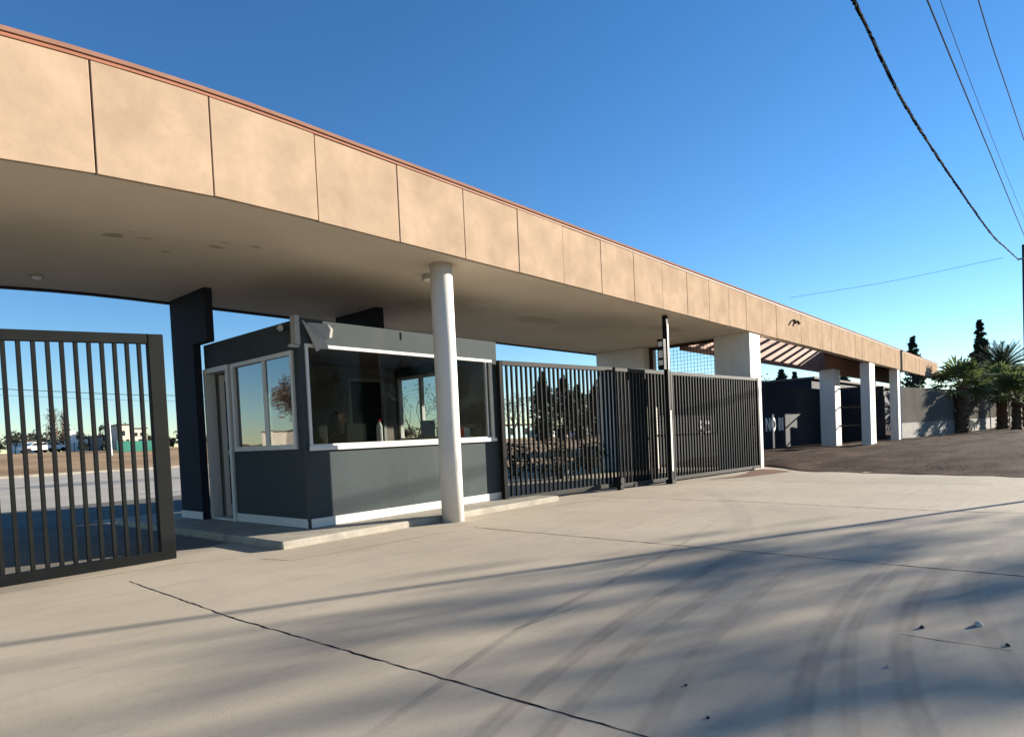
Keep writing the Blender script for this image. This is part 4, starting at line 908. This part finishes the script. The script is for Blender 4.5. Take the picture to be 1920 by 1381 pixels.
# ------------------------------------------------------------------ poles and cables
WARP_ON[0] = False
t = thing('utility_pole', 'dark utility pole at the right edge carrying the twisted cable', 'pole', (45.8, 1.47, 0))
b = MB(); b.tube([(45.8, 1.47, -.1), (45.8, 1.47, 10.4)], [.15, .12], 12); b.build('shaft', M_timber, t)
b = MB(); b.bar((45.8, 1.47, 9.65), (45.4, 1.74, 9.57), .09); b.build('cable_bracket', M_grey, t)
def catmull(P, n=14):
    P = [Vector(p) for p in P]; Q = [P[0] * 2 - P[1]] + P + [P[-1] * 2 - P[-2]]; out = []
    for k in range(len(P) - 1):
        for i in range(n):
            t_ = i / n; p0, p1, p2, p3 = Q[k:k + 4]
            out.append(0.5 * ((2 * p1) + (p2 - p0) * t_ + (2 * p0 - 5 * p1 + 4 * p2 - p3) * t_ * t_ + (3 * p1 - p0 - 3 * p2 + p3) * t_ ** 3))
    return out + [P[-1]]
def wire(name, label, pts, r_, m=M_wire, group='thin overhead wires'):
    b = MB(); b.tube(catmull(pts), r_, 5); return tag(b.build(name, m), label, 'wire', group)
core = catmull([(-16, 2.6, 8.2), (0, 2.3, 7.2), (6, 2.2, 6.98), (10.03, 2.11, 6.93), (14.28, 2.16, 7.0), (20.8, 2.02, 7.17), (27.7, 1.76, 7.28), (35.7, 1.82, 8.40), (45.4, 1.74, 9.57)], 60)
tw = thing('twisted_cable', 'thick twisted black cable sagging across the sky to the utility pole', 'cable', (10, 2.1, 6.9))
rng = random.Random(5); acc = 0; ang = []; wob = []
for i, p in enumerate(core):
    if i: acc += (p - core[i - 1]).length
    ang.append(acc * 2 * math.pi / (.85 + .12 * math.sin(acc * .7) + .06 * math.sin(acc * 2.3))); wob.append(.021 + .006 * math.sin(acc * 3.1) * math.sin(acc * .9))
for ph in (0, 2.09, 4.19):
    b = MB(); b.tube([p + Vector((0, math.cos(ang[i] + ph), math.sin(ang[i] + ph))) * wob[i] * .8 for i, p in enumerate(core)], .0145, 5); b.build('strand', M_cable, tw)
wire('overhead_wire', 'dark thin wire next to the twisted cable, meeting the right edge', [(-12, 2.1, 8.6), (3, 1.8, 7.8), (12.2, 1.5, 7.6), (22, 1.22, 7.6), (32.5, 1.0, 7.9), (62, .4, 9)], .012)
wire('overhead_wire', 'faintest thin wire between the two darker ones', [(-12, 2.2, 9.8), (3, 1.8, 8.7), (13.5, 1.5, 8.3), (23, 1.26, 8.4), (33.8, 1.04, 8.9), (62, .5, 10.5)], .006)
wire('overhead_wire', 'thin wire highest at the right, leaving the right edge first', [(-10, 1.8, 9.4), (4, 1.3, 8.5), (14, 1.0, 8.27), (22, .7, 8.43), (60, -.6, 10)], .010)
wire('overhead_wire', 'faint far wire rising to the right above the canopy end', [(80, 24.4, 16.06), (80, 14, 15.98), (80, 4.26, 16.42)], .018)
WARP_ON[0] = True
wire('overhead_wire', 'upper dark wire behind the bars of the left gate', [(5, 60, 7.7), (17.6, 60, 7.31), (28.6, 60, 7.08), (45, 60, 7.3)], .03, group='wires behind the left gate')
wire('overhead_wire', 'lower faint wire behind the bars of the left gate', [(5, 60, 7.1), (17.6, 60, 6.77), (28.6, 60, 6.52), (45, 60, 6.7)], .014, group='wires behind the left gate')
for i in range(9):
    x = 17 + 8.5 * i
    bush('street_tree', ['first', 'second', 'third', 'fourth', 'fifth', 'sixth', 'seventh', 'eighth', 'ninth'][i] + ' dark tree in the row across the street, counted from the driveway', x, -33 - (i % 3) * 2.5, -.05, 9.5, 8.0 + (i * 37 % 5) * .5, 140 + i, M_conif if i % 2 else M_olive, 2600, .22, 'trees in the row across the street', 'tree', 1)
WARP_ON[0] = False
# things beside the photographer that throw the shadows on the driveway
t = thing('street_post', 'slim street post beside the driveway throwing the long thin shadow', 'post', (16.6, -2.56, 0))
b = MB(); b.tube([(16.6, -2.56, -.05), (16.6, -2.56, 2.2), (16.6, -2.56, 4.35)], [.05, .042, .034], 12); b.build('shaft', M_timber, t)
b = MB(); b.tube([(16.6, -2.56, 4.35), (16.6, -2.56, 4.38)], [.04, .02], 12); b.build('cap', M_timber, t)
wire('stay_cable', 'cable high beside the driveway whose faint shadow crosses the booth front', [(20, -4.3, 5.9), (29.3, -4.3, 6.79), (32.3, -4.3, 7.1), (48, -4.3, 8.7)], .03, M_cable, 'cables beside the driveway')
bare_tree('roadside_tree', 'tall roadside tree across the street throwing soft branch shadows', 33.2, -12.8, -.05, 8.1, 131, M_twig, 5, 2, M_brownleaf, .16, .26, .020)
bare_tree('roadside_tree', 'second tall roadside tree across the street, farther from the gate', 37.5, -17.2, -.05, 7.6, 132, M_twig, 5, 1, M_brownleaf, .14, .30, .018)
